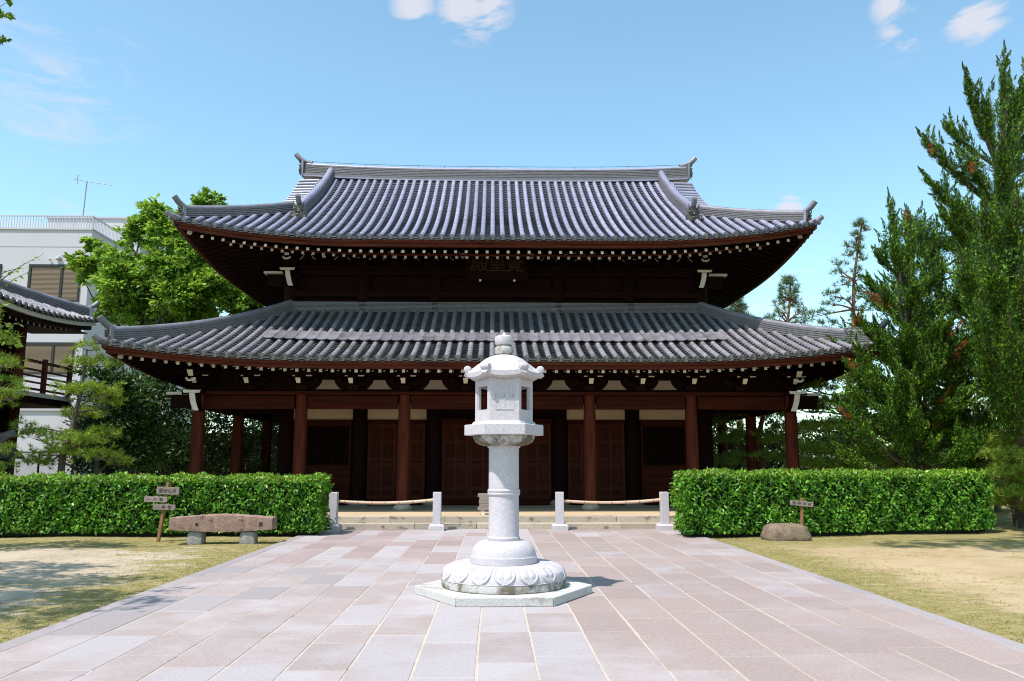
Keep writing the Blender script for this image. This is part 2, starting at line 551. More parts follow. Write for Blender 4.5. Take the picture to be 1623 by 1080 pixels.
# ------------------------------------------------------------------ ground
GZ = -0.03
PX = [q * 1.57 for q in (-2.745, -2.62, -2.29, -1.94, -1.635, -1.308, -1.0055, -0.70, -0.383, -0.0726, 0.2236, 0.545, 0.859, 1.195, 1.507, 1.84, 2.17, 2.51, 2.85, 2.97)]
PY0, PY1 = 2.4, 20.0


def ground_material():
    m = bpy.data.materials.new('soil_and_moss')
    m.use_nodes = True
    nt = m.node_tree
    n, l = nt.nodes, nt.links
    bs = n['Principled BSDF']
    bs.inputs['Roughness'].default_value = 0.95
    bs.inputs['Specular IOR Level'].default_value = 0.15
    tc = n.new('ShaderNodeTexCoord')

    def noise(sc, det=5, ro=0.6, st=(1, 1, 1), off=0.0):
        mpn = n.new('ShaderNodeMapping')
        mpn.inputs['Scale'].default_value = st
        mpn.inputs['Location'].default_value = (off, off * 0.7, 0)
        l.new(tc.outputs['Object'], mpn.inputs['Vector'])
        t = n.new('ShaderNodeTexNoise')
        t.inputs['Scale'].default_value = sc
        t.inputs['Detail'].default_value = det
        t.inputs['Roughness'].default_value = ro
        l.new(mpn.outputs[0], t.inputs['Vector'])
        return t.outputs['Fac']

    def mth(op, a, b, clamp=False):
        x = n.new('ShaderNodeMath')
        x.operation = op
        x.use_clamp = clamp
        for i, v in enumerate((a, b)):
            if isinstance(v, (int, float)):
                x.inputs[i].default_value = v
            else:
                l.new(v, x.inputs[i])
        return x.outputs[0]

    def rng(v, a, b):
        r = n.new('ShaderNodeMapRange')
        r.inputs['From Min'].default_value = a
        r.inputs['From Max'].default_value = b
        l.new(v, r.inputs['Value'])
        return r.outputs[0]

    def mix(f, a, b):
        x = n.new('ShaderNodeMixRGB')
        if isinstance(f, float):
            x.inputs[0].default_value = f
        else:
            l.new(f, x.inputs[0])
        for i, v in ((1, a), (2, b)):
            if isinstance(v, tuple):
                x.inputs[i].default_value = (*v, 1)
            else:
                l.new(v, x.inputs[i])
        return x.outputs[0]

    sep = n.new('ShaderNodeSeparateXYZ')
    l.new(tc.outputs['Object'], sep.inputs[0])
    ax = mth('ABSOLUTE', mth('SUBTRACT', sep.outputs[0], 0.17), 0.0)
    # moss grows in a belt along the path and under the hedges, bare trodden soil between
    belt = mth('MAXIMUM', rng(ax, 6.0, 4.5), mth('MULTIPLY', rng(sep.outputs[1], 15.0, 16.8), 0.9))
    right = rng(sep.outputs[0], 2.0, 6.0)
    soil = mix(rng(noise(0.7), 0.35, 0.65), (0.56, 0.475, 0.365), (0.48, 0.395, 0.285))
    soil_r = mix(rng(noise(0.9, off=5), 0.35, 0.62), (0.54, 0.415, 0.245), (0.44, 0.33, 0.175))
    soil = mix(right, soil, soil_r)
    soil = mix(rng(noise(9, 6, 0.75, st=(0.45, 1, 1)), 0.56, 0.72), soil, (0.24, 0.185, 0.11))
    soil = mix(rng(noise(50, 3, 0.7), 0.5, 0.75), soil, (0.55, 0.47, 0.34))
    moss = mix(rng(noise(3.0, 6), 0.3, 0.7), (0.25, 0.215, 0.060), (0.15, 0.15, 0.034))
    moss = mix(rng(noise(26, 5, 0.7), 0.38, 0.66), moss, (0.40, 0.33, 0.15))
    moss = mix(rng(noise(5, 5, 0.7, st=(0.6, 1.3, 1), off=7), 0.48, 0.7), moss, (0.43, 0.35, 0.19))
    f = mth('ADD', mth('MULTIPLY', belt, 0.42), mth('MULTIPLY', noise(0.55, 7, 0.68, st=(0.8, 1.5, 1), off=2.3), 1.0))
    f = mth('ADD', f, mth('MULTIPLY', mth('SUBTRACT', noise(7, 6, 0.72, st=(0.5, 1.6, 1)), 0.5), 0.75))
    col = mix(rng(f, 0.54, 0.71), soil, moss)
    hsv = n.new('ShaderNodeHueSaturation')
    hsv.inputs['Value'].default_value = 0.80
    l.new(col, hsv.inputs['Color'])
    col = hsv.outputs[0]
    l.new(col, bs.inputs['Base Color'])
    b = n.new('ShaderNodeBump')
    b.inputs['Strength'].default_value = 0.55
    b.inputs['Distance'].default_value = 0.03
    l.new(mth('ADD', noise(28, 6, 0.7), mth('MULTIPLY', noise(4, 4), 0.8)), b.inputs['Height'])
    l.new(b.outputs[0], bs.inputs['Normal'])
    MATS['soil'] = m


ground_material()
# one sheet to the horizon, gently uneven near the path
xs = np.unique(np.concatenate([np.linspace(-2500, -30, 12), np.linspace(-30, 30, 121), np.linspace(30, 2500, 12)]))
ys = np.unique(np.concatenate([np.linspace(-1500, -5, 8), np.linspace(-5, 45, 101), np.linspace(45, 3000, 12)]))
gx, gy = np.meshgrid(xs, ys)
near = (np.abs(gx) < 29) & (gy > -4) & (gy < 24)
off_path = np.clip((np.abs(gx - 0.17) - 4.9) / 1.5, 0, 1)
gzv = GZ + np.where(near, off_path * (0.012 * np.sin(gx * 1.7 + gy * 0.6) + 0.010 * np.sin(gy * 2.3 - gx * 0.5)), 0)
gv = np.stack([gx, gy, gzv], -1).reshape(-1, 3)
nx, ny = len(xs), len(ys)
ii, jj = np.meshgrid(np.arange(nx - 1), np.arange(ny - 1))
q0 = (jj * nx + ii).ravel()
gf = np.stack([q0, q0 + 1, q0 + nx + 1, q0 + nx], 1)
gme = np_mesh('ground', gv, gf, 'soil')
gme.polygons.foreach_set('use_smooth', [True] * len(gme.polygons))
structure(link('ground', gme))

path = structure(link('path', None))
jb = MB()
jb.add([(PX[0] + 0.01, PY0, -0.0045), (PX[-1] - 0.01, PY0, -0.0045), (PX[-1] - 0.01, PY1 + 0.02, -0.0045), (PX[0] + 0.01, PY1 + 0.02, -0.0045)], [(0, 1, 2, 3)])
jb.build('joint_bed', 'joint_sand', path)
rp = random.Random(5)
for ci in range(len(PX) - 1):
    border = ci in (0, len(PX) - 2)
    x0, x1 = PX[ci], PX[ci + 1]
    y = PY0 + rp.uniform(0, 0.6)
    ylast = PY0
    while ylast < PY1 - 0.05:
        L = rp.uniform(1.5, 2.4) if border else rp.uniform(0.82, 1.28)
        y1 = ylast + L
        if y1 > PY1 - 0.4:
            y1 = PY1
        ym, xm = (ylast + y1) / 2, (x0 + x1) / 2
        r = rp.random()
        if border:
            k = 'paver_grey'
        elif -1.2 < xm < 1.0 and ym < 9.6:
            k = 'paver_pale' if r < 0.93 else 'paver_pink'
        elif xm > 0.9:
            k = 'paver_pale' if r < 0.02 else ('paver_brown' if r < 0.9 else 'paver_pink')
        elif xm < -3.6:
            k = 'paver_pale' if (ym > 14 and r < 0.75) else ('paver_grey' if r < 0.6 else 'paver_pink')
        elif xm < -2.3:
            k = 'paver_red' if (ym > 13.5 and r < 0.8) else ('paver_pink' if r < 0.72 else ('paver_grey' if r < 0.86 else 'paver_pale'))
        elif xm < -0.2:
            k = ('paver_pale' if r < 0.72 else 'paver_red') if ym > 12.5 else ('paver_pink' if r < 0.78 else 'paver_pale')
        else:
            k = 'paver_pink' if r < 0.55 else 'paver_pale'
        g = 0.0065 if not border else 0.003
        ga, gb, gc, gd = (g * rp.uniform(0.35, 1.7) for _ in range(4))
        zt = rp.uniform(-0.0015, 0.002)
        a, b, c, d = x0 + ga, x1 - gb, ylast + gc, y1 - gd
        e = 0.006
        p = MB()
        hz = -0.045
        t = [rp.uniform(-0.001, 0.001) for _ in range(4)]
        p.add([(a, c, hz), (b, c, hz), (b, d, hz), (a, d, hz), (a, c, zt - e), (b, c, zt - e), (b, d, zt - e), (a, d, zt - e),
               (a + e, c + e, zt + t[0]), (b - e, c + e, zt + t[1]), (b - e, d - e, zt + t[2]), (a + e, d - e, zt + t[3])],
              [(8, 9, 10, 11), (4, 5, 9, 8), (5, 6, 10, 9), (6, 7, 11, 10), (7, 4, 8, 11), (0, 1, 5, 4), (1, 2, 6, 5), (2, 3, 7, 6), (3, 0, 4, 7)])
        p.build('kerb_stone' if border else 'paver', k, path)
        ylast = y1

# ------------------------------------------------------------------ stone lantern
LX, LY = 0.146, 10.1
lan = thing('stone_lantern', 'tall white granite lantern on a lotus base in the middle of the path', 'lantern', (LX, LY, 0))
HEX = [(cos(radians(a)), sin(radians(a))) for a in (-120, -60, 0, 60, 120, 180)]


def hex_prism(mb, r0, r1, z0, z1, mi=0):
    vs = [(x * r0, y * r0, z0) for x, y in HEX] + [(x * r1, y * r1, z1) for x, y in HEX]
    fs = [(i, (i + 1) % 6, 6 + (i + 1) % 6, 6 + i) for i in range(6)] + [(5, 4, 3, 2, 1, 0), (6, 7, 8, 9, 10, 11)]
    return mb.add(vs, fs, mi)


# plinth of six slabs
for i in range(6):
    a, b = HEX[i], HEX[(i + 1) % 6]
    p = MB()
    R1, R0, g = 1.09, 0.45, 0.004
    ax_, bx_ = Vector((a[0], a[1], 0)), Vector((b[0], b[1], 0))
    tt = (bx_ - ax_).normalized() * g
    q = [ax_ * R0 + tt, bx_ * R0 - tt, bx_ * R1 - tt, ax_ * R1 + tt]
    p.hexa([(v.x, v.y, 0.001) for v in q] + [(v.x, v.y, 0.098) for v in q])
    p.build('plinth_slab', 'granite_plinth', lan, bevel=0.006)


def petals(n, amp, phase=0.0, up=False):
    """carved petals: a raised rim along each outline, two soft lobes inside it"""
    def f(r, z, a, vv):
        if vv <= 0 or vv >= 1:
            return 0.0
        u = ((a * n / (2 * pi) + phase) % 1.0) * 2 - 1
        v = vv if up else 1 - vv
        au = abs(u)
        if v > 0.93:
            return 0.0
        wv = 0.90 * (1.0 if v < 0.45 else sqrt(max(0.0, 1 - ((v - 0.45) / 0.48) ** 2)))
        d = wv - au
        if d <= 0:
            return -amp * 0.9
        h = 0.0
        if d < 0.15:
            h += amp * min(1.0, d / 0.04)
        w2 = wv - 0.25
        if w2 > 0 and v < 0.74:
            q = w2 - au
            if q > 0:
                lob = sin(pi * min(1.0, au / w2)) if v > 0.25 else 0.8
                h += amp * (0.25 + 1.1 * lob) * min(1, q / 0.08) * min(1, (0.74 - v) / 0.12)
        return h
    return f


drum = MB()
drum.lathe([(0.745, 0.099), (0.758, 0.11), (0.76, 0.185), (0.755, 0.193)], 96)
drum.build('base_drum', 'granite_weathered', lan, smooth=True)
pf = petals(16, 0.010, 0.5)
prof, vvs = [], []
NR = 56
for j in range(NR + 1):
    t = j / NR
    a = t * pi / 2 * 0.97
    prof.append((0.556 + 0.205 * cos(a) ** 0.95, 0.192 + 0.172 * sin(a) ** 0.95))
    vvs.append(t)
prof += [(0.553, 0.3655), (0.44, 0.3675)]
vvs += [1.2, 1.2]
lot = MB()


def ldisp(r, z, a, j):
    h = pf(r, z, a, 0.04 + vvs[j] * 0.98 if vvs[j] <= 1 else 1.2)
    return r + h * 0.9, z + h * 0.55


lot.lathe(prof, 960, disp=ldisp)
lot.build('lotus_base', 'granite', lan, smooth='all')
up_ = MB()
pr = [(0.40, 0.366), (0.408, 0.372), (0.408, 0.448), (0.398, 0.455)]
pr += [(0.23 + 0.165 * cos(a), 0.458 + 0.175 * sin(a)) for a in np.linspace(0.05, pi / 2, 12)]
pr += [(0.19, 0.634)]
up_.lathe(pr, 72)
up_.build('upper_drum', 'granite', lan, smooth=True)
pil = MB()
pil.lathe([(0.196, 0.632), (0.20, 0.64), (0.20, 0.668), (0.190, 0.678), (0.187, 0.69), (0.187, 1.17), (0.194, 1.176), (0.202, 1.188), (0.202, 1.205), (0.197, 1.213), (0.203, 1.222), (0.203, 1.24), (0.194, 1.25),
           (0.188, 1.256), (0.188, 1.755), (0.204, 1.762), (0.206, 1.79), (0.198, 1.80)], 64)
pil.build('shaft', 'granite', lan, smooth=True)
bowl = MB()
pf2 = petals(12, 0.011, 0.5, up=True)
pb, vb = [], []
for j in range(31):
    t = j / 30
    pb.append((0.205 + 0.178 * sin(t * pi / 2) ** 0.9, 1.792 + 0.12 * (1 - cos(t * pi / 2)) ** 0.8))
    vb.append(t)
pb += [(0.36, 1.914)]
vb += [2]


def bdisp(r, z, a, j):
    h = pf2(r, z, a, vb[j] * 0.99 + 0.005) if vb[j] <= 1 else 0
    return r + h * 0.8, z - h * 0.8


bowl.lathe(pb, 600, disp=bdisp)
bowl.build('lotus_bowl', 'granite_weathered', lan, smooth='all')
pt = MB()
hex_prism(pt, 0.50, 0.50, 1.912, 2.045)
pt.build('platform', 'granite', lan, bevel=0.008)
pt = MB()
hex_prism(pt, 0.415, 0.385, 2.043, 2.085)
pt.build('platform_step', 'granite', lan, bevel=0.006)
# fire box: six walls, windows in four, carved lattice door front and back
RB, ZB0, ZB1 = 0.363, 2.084, 2.63
ap = RB * cos(pi / 6)
for i in range(6):
    ang = radians(-90 + 60 * i)
    wmb = MB()
    hw = RB / 2
    th = 0.055

    def loc3(u, d, z):
        return (cos(ang) * (ap - d) - sin(ang) * u, sin(ang) * (ap - d) + cos(ang) * u, z)

    def slab(u0, u1, z0, z1, d0=0.0, d1=th):
        tp = lambda u, d: u * (1 - d / ap) if abs(abs(u) - hw) < 1e-6 else u
        p = [loc3(tp(u0, d0), d0, z0), loc3(tp(u1, d0), d0, z0), loc3(tp(u1, d1), d1, z0), loc3(tp(u0, d1), d1, z0)]
        wmb.hexa(p + [(q[0], q[1], z1) for q in p])

    if i in (0, 3):
        slab(-hw, hw, ZB0, ZB1)
        for u0, u1, z0, z1 in ((-0.115, -0.105, 2.23, 2.53), (0.105, 0.115, 2.23, 2.53), (-0.005, 0.005, 2.23, 2.53), (-0.115, 0.115, 2.53, 2.54), (-0.115, 0.115, 2.22, 2.23), (-0.115, 0.115, 2.40, 2.408), (-0.115, 0.115, 2.37, 2.378),
                               (-0.06, -0.053, 2.408, 2.53), (0.053, 0.06, 2.408, 2.53)):
            slab(u0, u1, z0, z1, -0.006, 0.002)
    else:
        slab(-hw, -0.125, ZB0, ZB1)
        slab(0.125, hw, ZB0, ZB1)
        slab(-0.125, 0.125, ZB0, 2.225)
        slab(-0.125, 0.125, 2.515, ZB1)
        slab(-0.125, -0.108, 2.225, 2.515, 0.012, 0.04)
        slab(0.108, 0.125, 2.225, 2.515, 0.012, 0.04)
    wmb.build('fire_box_wall', 'granite', lan)
inn = MB()
hex_prism(inn, 0.10, 0.10, 2.083, 2.12)
inn.build('lamp_dish', 'granite_weathered', lan, bevel=0.01)
# roof: hexagonal, domed, lip turned up between the corners
roof = MB()
NA = 144
rings = [(0.30, 2.622, 0.0), (0.40, 2.605, 1.0), (0.448, 2.632, 1.0), (0.452, 2.69, 1.0), (0.438, 2.70, 1.0), (0.415, 2.712, 0.75), (0.385, 2.735, 0.45), (0.35, 2.78, 0.2), (0.30, 2.832, 0.05), (0.24, 2.878, 0), (0.17, 2.912, 0), (0.10, 2.93, 0)]


def rdisp(r, z, a, j):
    hx = rings[j][2]
    d = ((a + pi / 6) % (pi / 3)) - pi / 6
    kk = cos(pi / 6) / cos(abs(((a) % (pi / 3)) - pi / 6))
    rr = r * (1 - hx) + hx * r * (kk * 1.10)
    corner = (abs(((a) % (pi / 3)) - pi / 6) / (pi / 6)) ** 2.5
    lift = 0.035 * corner * (1 if j in (1, 2, 3, 4, 5) else 0)
    return rr, z + lift


roof.lathe([(r, z) for r, z, h in rings], NA, disp=rdisp)
roof.build('roof', 'granite', lan, smooth=True)
for i in range(6):
    a = radians(60 * i)
    c = MB()
    pts, rad = [], []
    prf = [(0.30, 2.80, 0.030), (0.36, 2.735, 0.044), (0.41, 2.695, 0.052), (0.46, 2.682, 0.054), (0.49, 2.70, 0.045)]
    for r, z, rr in prf:
        pts.append((r * cos(a), r * sin(a), z))
        rad.append(rr)
    c.tube(pts, rad, 14)
    # the curl itself: a fat roll lying across the corner, domed at both ends
    ctr, tg_ = Vector((0.462 * cos(a), 0.462 * sin(a), 2.742)), Vector((-sin(a), cos(a), 0))
    c.tube([ctr + tg_ * q for q in (-0.062, -0.055, -0.035, 0.0, 0.035, 0.055, 0.062)], [0.018, 0.038, 0.049, 0.052, 0.049, 0.038, 0.018], 16)
    o = c.build('roof_scroll', 'granite', lan, smooth=True)
fin = MB()
fin.lathe([(0.08, 2.928), (0.112, 2.945), (0.121, 2.975), (0.121, 3.01), (0.112, 3.035), (0.085, 3.046), (0.082, 3.055)], 40)
fin.build('finial_ring', 'granite_weathered', lan, smooth=True)
fin = MB()
fin.lathe([(0.082, 3.054), (0.108, 3.062), (0.119, 3.09), (0.12, 3.14), (0.115, 3.168), (0.08, 3.184), (0.035, 3.19), (0.022, 3.205), (0.010, 3.225), (0.002, 3.236)], 40)
fin.build('finial_jewel', 'granite', lan, smooth=True)

# ------------------------------------------------------------------ temple hall (front at local -y)
HX, HY = 0.14, 30.0
hall = thing('temple_hall', 'two-tiered dark wooden temple hall with grey tiled roofs behind the lantern', 'temple', (HX, HY, 0))


def roofdef(xe, ye, rf, rs, z0, rise, k, L, R):
    return dict(xe=xe, ye=ye, rf=rf, rs=rs, z0=z0, rise=rise, k=k, L=L, R=R)


LOW = roofdef(10.5, 9.0, 4.8, 3.8, 4.30, 2.20, 0.30, 0.43, 6.5)
UPP = roofdef(9.66, 7.0, 7.0, 7.0, 8.20, 4.36, 0.34, 0.55, 6.0)


def surf(rd, s, t, side=0):
    """point on the roof: side 0 front, +1/-1 right/left slope; s runs along the eave, t from eave to top"""
    if side == 0:
        hip = rd['xe'] - rd['rs'] * t
    else:
        hip = rd['ye'] - rd['rf'] * t
    d = max(0.0, hip - abs(s))
    g = t * (1 - rd['k']) + rd['k'] * t * t
    z = rd['z0'] + rd['rise'] * g + rd['L'] * max(0, 1 - t) ** 1.6 * max(0.0, 1 - d / rd['R']) ** 2.3
    if side == 0:
        return Vector((s, -(rd['ye'] - rd['rf'] * t), z))
    return Vector((side * (rd['xe'] - rd['rs'] * t), s, z))


def normal_at(rd, s, t, side):
    a, b = surf(rd, s, max(0, t - 0.01), side), surf(rd, s, t + 0.01, side)
    tg = (b - a).normalized()
    lat = Vector((1, 0, 0)) if side == 0 else Vector((0, side, 0))
    n = lat.cross(tg).normalized()
    if n.z < 0:
        n = -n
    return tg, n, lat


def tile_row(mb, rd, s, t0, t1, side, seg=0.38, r=0.078, na=8, lift=0.035):
    if t1 - t0 < 0.01:
        return mb
    L = (surf(rd, s, t1, side) - surf(rd, s, t0, side)).length
    n = max(1, round(L / seg))
    for i in range(n):
        ta, tb = t0 + (t1 - t0) * i / n, t0 + (t1 - t0) * (i + 1) / n
        b = len(mb.v)
        for t, rr, dz in ((ta, r, 0.003), (tb, r * 0.965, -0.001)):
            p = surf(rd, s, t, side)
            tg, nn, lat = normal_at(rd, s, t, side)
            for k in range(na):
                a = radians(-14 + 208 * k / (na - 1))
                mb.v.append(tuple(p + nn * (lift + dz + rr * sin(a)) + lat * rr * cos(a)))
        for k in range(na - 1):
            mb.f.append((b + k, b + k + 1, b + na + k + 1, b + na + k))
            mb.m.append(0)
        mb.f.append(tuple(b + k for k in range(na)))
        mb.m.append(0)
    return mb


def pan_strip(mb, rd, s, w, t0, t1, side, seg=0.2):
    if t1 - t0 < 0.01:
        return mb
    L = (surf(rd, s, t1, side) - surf(rd, s, t0, side)).length
    n = max(1, round(L / seg))
    us = [-w / 2, -w / 4, 0, w / 4, w / 2]
    hs = [0.034, 0.004, -0.008, 0.004, 0.034]
    dt = (t1 - t0) / n
    for i in range(n):
        ta, tb = t0 + dt * i, t0 + dt * (i + 1)
        b = len(mb.v)
        for t, h in ((ta + dt * 0.25, 0.004), (ta - dt * 0.12, 0.030), (ta - dt * 0.12, 0.054), (tb, 0.004)):
            p = surf(rd, s, max(t, -0.02), side)
            tg, nn, lat = normal_at(rd, s, max(t, 0.0), side)
            for u, hh in zip(us, hs):
                mb.v.append(tuple(p + nn * (hh + h) + lat * u))
        for rgi in range(3):
            for k in range(4):
                mb.f.append((b + rgi * 5 + k, b + rgi * 5 + k + 1, b + rgi * 5 + 5 + k + 1, b + rgi * 5 + 5 + k))
                mb.m.append(0)
    return mb


# shared little meshes
disc = MB()
disc.lathe([(0.082, 0.0), (0.090, 0.004), (0.090, 0.05), (0.085, 0.056), (0.070, 0.056), (0.066, 0.046), (0.02, 0.045)], 18)
disc_me = disc.mesh('eave_tile', 'tile_disc', smooth=True)
lip = MB()   # curved end of a pan tile at the eave: two thin curved leaves
for zz, yy in ((0.0, 0.0), (-0.045, 0.03)):
    n = 6
    vs = []
    for k in range(n + 1):
        u = -0.115 + 0.23 * k / n
        h = 0.038 * (u / 0.115) ** 2
        vs += [(u, yy, zz + h), (u, yy, zz + h + 0.024), (u, yy + 0.16, zz + h), (u, yy + 0.16, zz + h + 0.024)]
    fs = []
    for k in range(n):
        a, b = 4 * k, 4 * k + 4
        fs += [(a, b, b + 1, a + 1), (a + 1, b + 1, b + 3, a + 3), (a + 2, a, b, b + 2)]
    lip.add(vs, fs)
lip_me = {'U': lip.mesh('eave_pan_tile', 'tile_pan'), 'L': lip.mesh('eave_pan_tile', 'tile_pan_lower')}


def ridge_prof(hw, h, n=6, flare=0.0):
    p = []
    for i in range(n):
        z0, z1 = h * i / n, h * (i + 1) / n - 0.020
        w0 = hw * (1 - 0.12 * i / n) + flare * (1 if i == 0 else 0)
        p += [(w0, z0), (w0, z1), (w0 - 0.035, z1), (w0 - 0.035, z1 + 0.020)]
    return p + [(-a, b) for a, b in reversed(p)]


def oni(name, parent, loc, rz, s=1.0):
    """demon-face ridge end: shield with horns, brows, nose and side curls, a round tile projecting above it"""
    m = MB()
    m.hexa([(-0.22, 0, 0), (0.22, 0, 0), (0.24, 0.14, 0), (-0.24, 0.14, 0), (-0.17, 0, 0.46), (0.17, 0, 0.46), (0.19, 0.14, 0.48), (-0.19, 0.14, 0.48)])
    for sx in (-1, 1):
        m.tube([(sx * 0.10, -0.03, 0.40), (sx * 0.17, -0.06, 0.50), (sx * 0.19, -0.05, 0.60)], [0.035, 0.028, 0.008], 6)
        m.tube([(sx * 0.05, -0.03, 0.30), (sx * 0.12, -0.05, 0.33), (sx * 0.19, -0.02, 0.30)], [0.03, 0.035, 0.02], 6)
        m.tube([(sx * 0.20, 0.0, 0.05), (sx * 0.27, -0.01, 0.08), (sx * 0.28, 0.0, 0.17), (sx * 0.22, 0.0, 0.20)], [0.045, 0.04, 0.035, 0.02], 6)
        m.tube([(sx * 0.09, -0.06, 0.23), (sx * 0.09, -0.03, 0.245)], [0.028, 0.034], 7)
        m.tube([(sx * 0.06, -0.03, 0.10), (sx * 0.07, -0.07, 0.05), (sx * 0.07, -0.07, 0.0)], [0.02, 0.016, 0.006], 5)
    m.tube([(0, -0.02, 0.28), (0, -0.08, 0.20), (0, -0.05, 0.16)], [0.03, 0.045, 0.03], 7)
    m.tube([(-0.12, -0.03, 0.10), (0, -0.06, 0.115), (0.12, -0.03, 0.10)], [0.02, 0.03, 0.02], 6)
    o = m.build(name, 'tile_disc', parent, smooth=True)
    o.location = loc
    o.rotation_euler = (0, 0, rz)
    o.scale = (s, s, s)
    return o


def tori(parent, loc, rz, s=1.0, name='ridge_horn_tile'):
    m = MB()
    pts = [(0, 0.25, -0.05), (0, 0.0, 0.02), (0, -0.16, 0.12), (0, -0.30, 0.27)]
    m.tube(pts, [0.085, 0.088, 0.09, 0.088], 12, capmi=1)
    o = m.build(name, ['ridge_cap', 'tile_disc'], parent, smooth=True)
    o.location = loc
    o.rotation_euler = (0, 0, rz)
    o.scale = (s, s, s)
    return o


def make_roof(rd, kind, name, label):
    up = kind == 'U'
    root = link(name, None, hall)
    root['label'] = label
    tm, pm = ('tile', 'tile_pan') if up else ('tile_lower', 'tile_pan_lower')
    sp = 0.304
    nrow = int(rd['xe'] * 2 / sp)
    if nrow % 2 == 0:
        nrow -= 1
    VG = 7.12     # verge of the gable
    for i in range(nrow + 1):
        x = (i - nrow / 2) * sp
        ax = abs(x)
        if up:
            t1 = 0.985 if ax < VG else (rd['xe'] - ax) / rd['rs']
        else:
            t1 = 1.0 if ax < rd['xe'] - rd['rs'] else (rd['xe'] - ax) / rd['rs']
        t1 = min(t1, 1.0)
        if t1 > 0.02:
            m = MB()
            tile_row(m, rd, x, 0.0, t1, 0, seg=0.62 if up else 0.42)
            m.build('round_tile_row', tm, root, smooth=True)
        p = surf(rd, x, 0, 0)
        link('eave_tile', disc_me, root, p + Vector((0, 0.03, 0.045)), (pi / 2 + radians(6), 0, 0))
        if i < nrow:
            xm = x + sp / 2
            axm = abs(xm)
            ax_out = max(abs(x), abs(x + sp))
            if up:
                t1 = 0.985 if axm < VG else (rd['xe'] - axm) / rd['rs']
            else:
                t1 = 1.0 if axm < rd['xe'] - rd['rs'] else (rd['xe'] - axm) / rd['rs']
            if t1 > 0.02:
                m = MB()
                pan_strip(m, rd, xm, sp - 0.1, 0.0, min(t1, 1.0), 0)
                m.build('pan_tile_strip', pm, root)
            link('eave_pan_tile', lip_me[kind], root, surf(rd, xm, 0, 0) + Vector((0, -0.03, -0.012)))
    # side slopes: seen edge-on
    tmax = 0.40 if up else 1.0
    for sd in (-1, 1):
        m, mp_ = MB(), MB()
        n = int(rd['ye'] * 2 / sp)
        for i in range(n + 1):
            y = (i - n / 2) * sp
            t1 = min(tmax, (rd['ye'] - abs(y)) / rd['rf'])
            tile_row(m, rd, y, 0.0, t1, sd, seg=0.6, na=6)
            pan_strip(mp_, rd, y + sp / 2, sp - 0.1, 0.0, min(tmax, (rd['ye'] - abs(y + sp / 2)) / rd['rf']), sd, seg=0.4)
            p = surf(rd, y, 0, sd)
            b = len(m.v)
            dd = 0.085
            m.tube([p + Vector((0, 0, 0.04)), p + Vector((sd * 0.06, 0, 0.04))], dd, 10)
        stuff(m.build('side_round_tiles', tm, root, smooth=True))
        stuff(mp_.build('side_pan_tiles', pm, root))
    # roof deck under the tiles (all four sides)
    dk = MB()
    NT = 14
    for sgn in (1, -1):
        for i in range(NT):
            ta, tb = i / NT, (i + 1) / NT
            ns = 36
            for k in range(ns):
                q = []
                for t, kk in ((ta, k), (ta, k + 1), (tb, k + 1), (tb, k)):
                    lim = rd['xe'] - rd['rs'] * t
                    if up:
                        lim = max(lim, VG)
                    v = surf(rd, -lim + 2 * lim * kk / ns, t, 0)
                    q.append((v.x, v.y * sgn, v.z - 0.02))
                dk.add(q, [(0, 1, 2, 3) if sgn > 0 else (3, 2, 1, 0)])
    for sd in (-1, 1):
        for i in range(NT):
            ta, tb = tmax * i / NT, tmax * (i + 1) / NT
            ns = 28
            for k in range(ns):
                q = []
                for t, kk in ((ta, k), (ta, k + 1), (tb, k + 1), (tb, k)):
                    lim = rd['ye'] - rd['rf'] * t
                    v = surf(rd, -lim + 2 * lim * kk / ns, t, sd)
                    q.append((v.x, v.y, v.z - 0.02))
                dk.add(q, [(0, 1, 2, 3)])
    dk.build('roof_deck', pm, root)
    # soffit boards, fascia and rafters
    run = 3.0 if up else 2.1
    wallx, wally = (6.77, 4.1) if up else (8.5, 7.0)
    sl = tan(radians(13 if up else 12))

    def soff(s, dist, side):
        oth = (rd['xe'] if side == 0 else rd['ye']) - dist
        d = max(0, oth - abs(s))
        tt = dist / rd['rf']
        z = rd['z0'] - 0.30 + sl * dist + rd['L'] * max(0, 1 - tt) ** 1.6 * max(0.0, 1 - d / rd['R']) ** 2.3
        return Vector((s, -(rd['ye'] - dist), z)) if side == 0 else Vector((side * (rd['xe'] - dist), s, z))

    sf = MB()
    for side in (0, 2, 1, -1):
        e = rd['xe'] if side in (0, 2) else rd['ye']
        nd, ns = 8, 32
        for i in range(nd):
            for k in range(ns):
                q = []
                for ii_, kk in ((i, k), (i, k + 1), (i + 1, k + 1), (i + 1, k)):
                    dist = 0.12 + (run + 0.3) * ii_ / nd
                    lim = e - dist
                    v = soff(-lim + 2 * lim * kk / ns, dist, 0 if side == 2 else side)
                    if side == 2:
                        v.y = -v.y
                    q.append(v + Vector((0, 0, 0.06)))
                sf.add(q, [(0, 1, 2, 3)])
    sf.build('soffit_board', 'wood_dark_shaded', root)
    for side in (0, 1, -1, 2):
        e = rd['xe'] if side in (0, 2) else rd['ye']
        for nm, dd, z0, z1, th in (('eave_board', 0.10, -0.125, -0.035, 0.10), ('lower_eave_board', 0.18, -0.225, -0.127, 0.12)):
            m = MB()
            pts = []
            for k in range(49):
                lim = e - dd
                s = -lim + 2 * lim * k / 48
                v = soff(s, dd, 0 if side == 2 else side) + Vector((0, 0, 0.30 - sl * dd))
                if side == 2:
                    v.y = -v.y
                pts.append(v)
            m.sweep([(-th / 2, z0), (th / 2, z0), (th / 2, z1), (-th / 2, z1)], pts)
            m.build(nm, 'wood_red', root)
    # rafters: flying row and base row, white-painted tips
    nr = int((rd['xe'] - 0.5) * 2 / 0.316)
    if nr % 2:
        nr -= 1

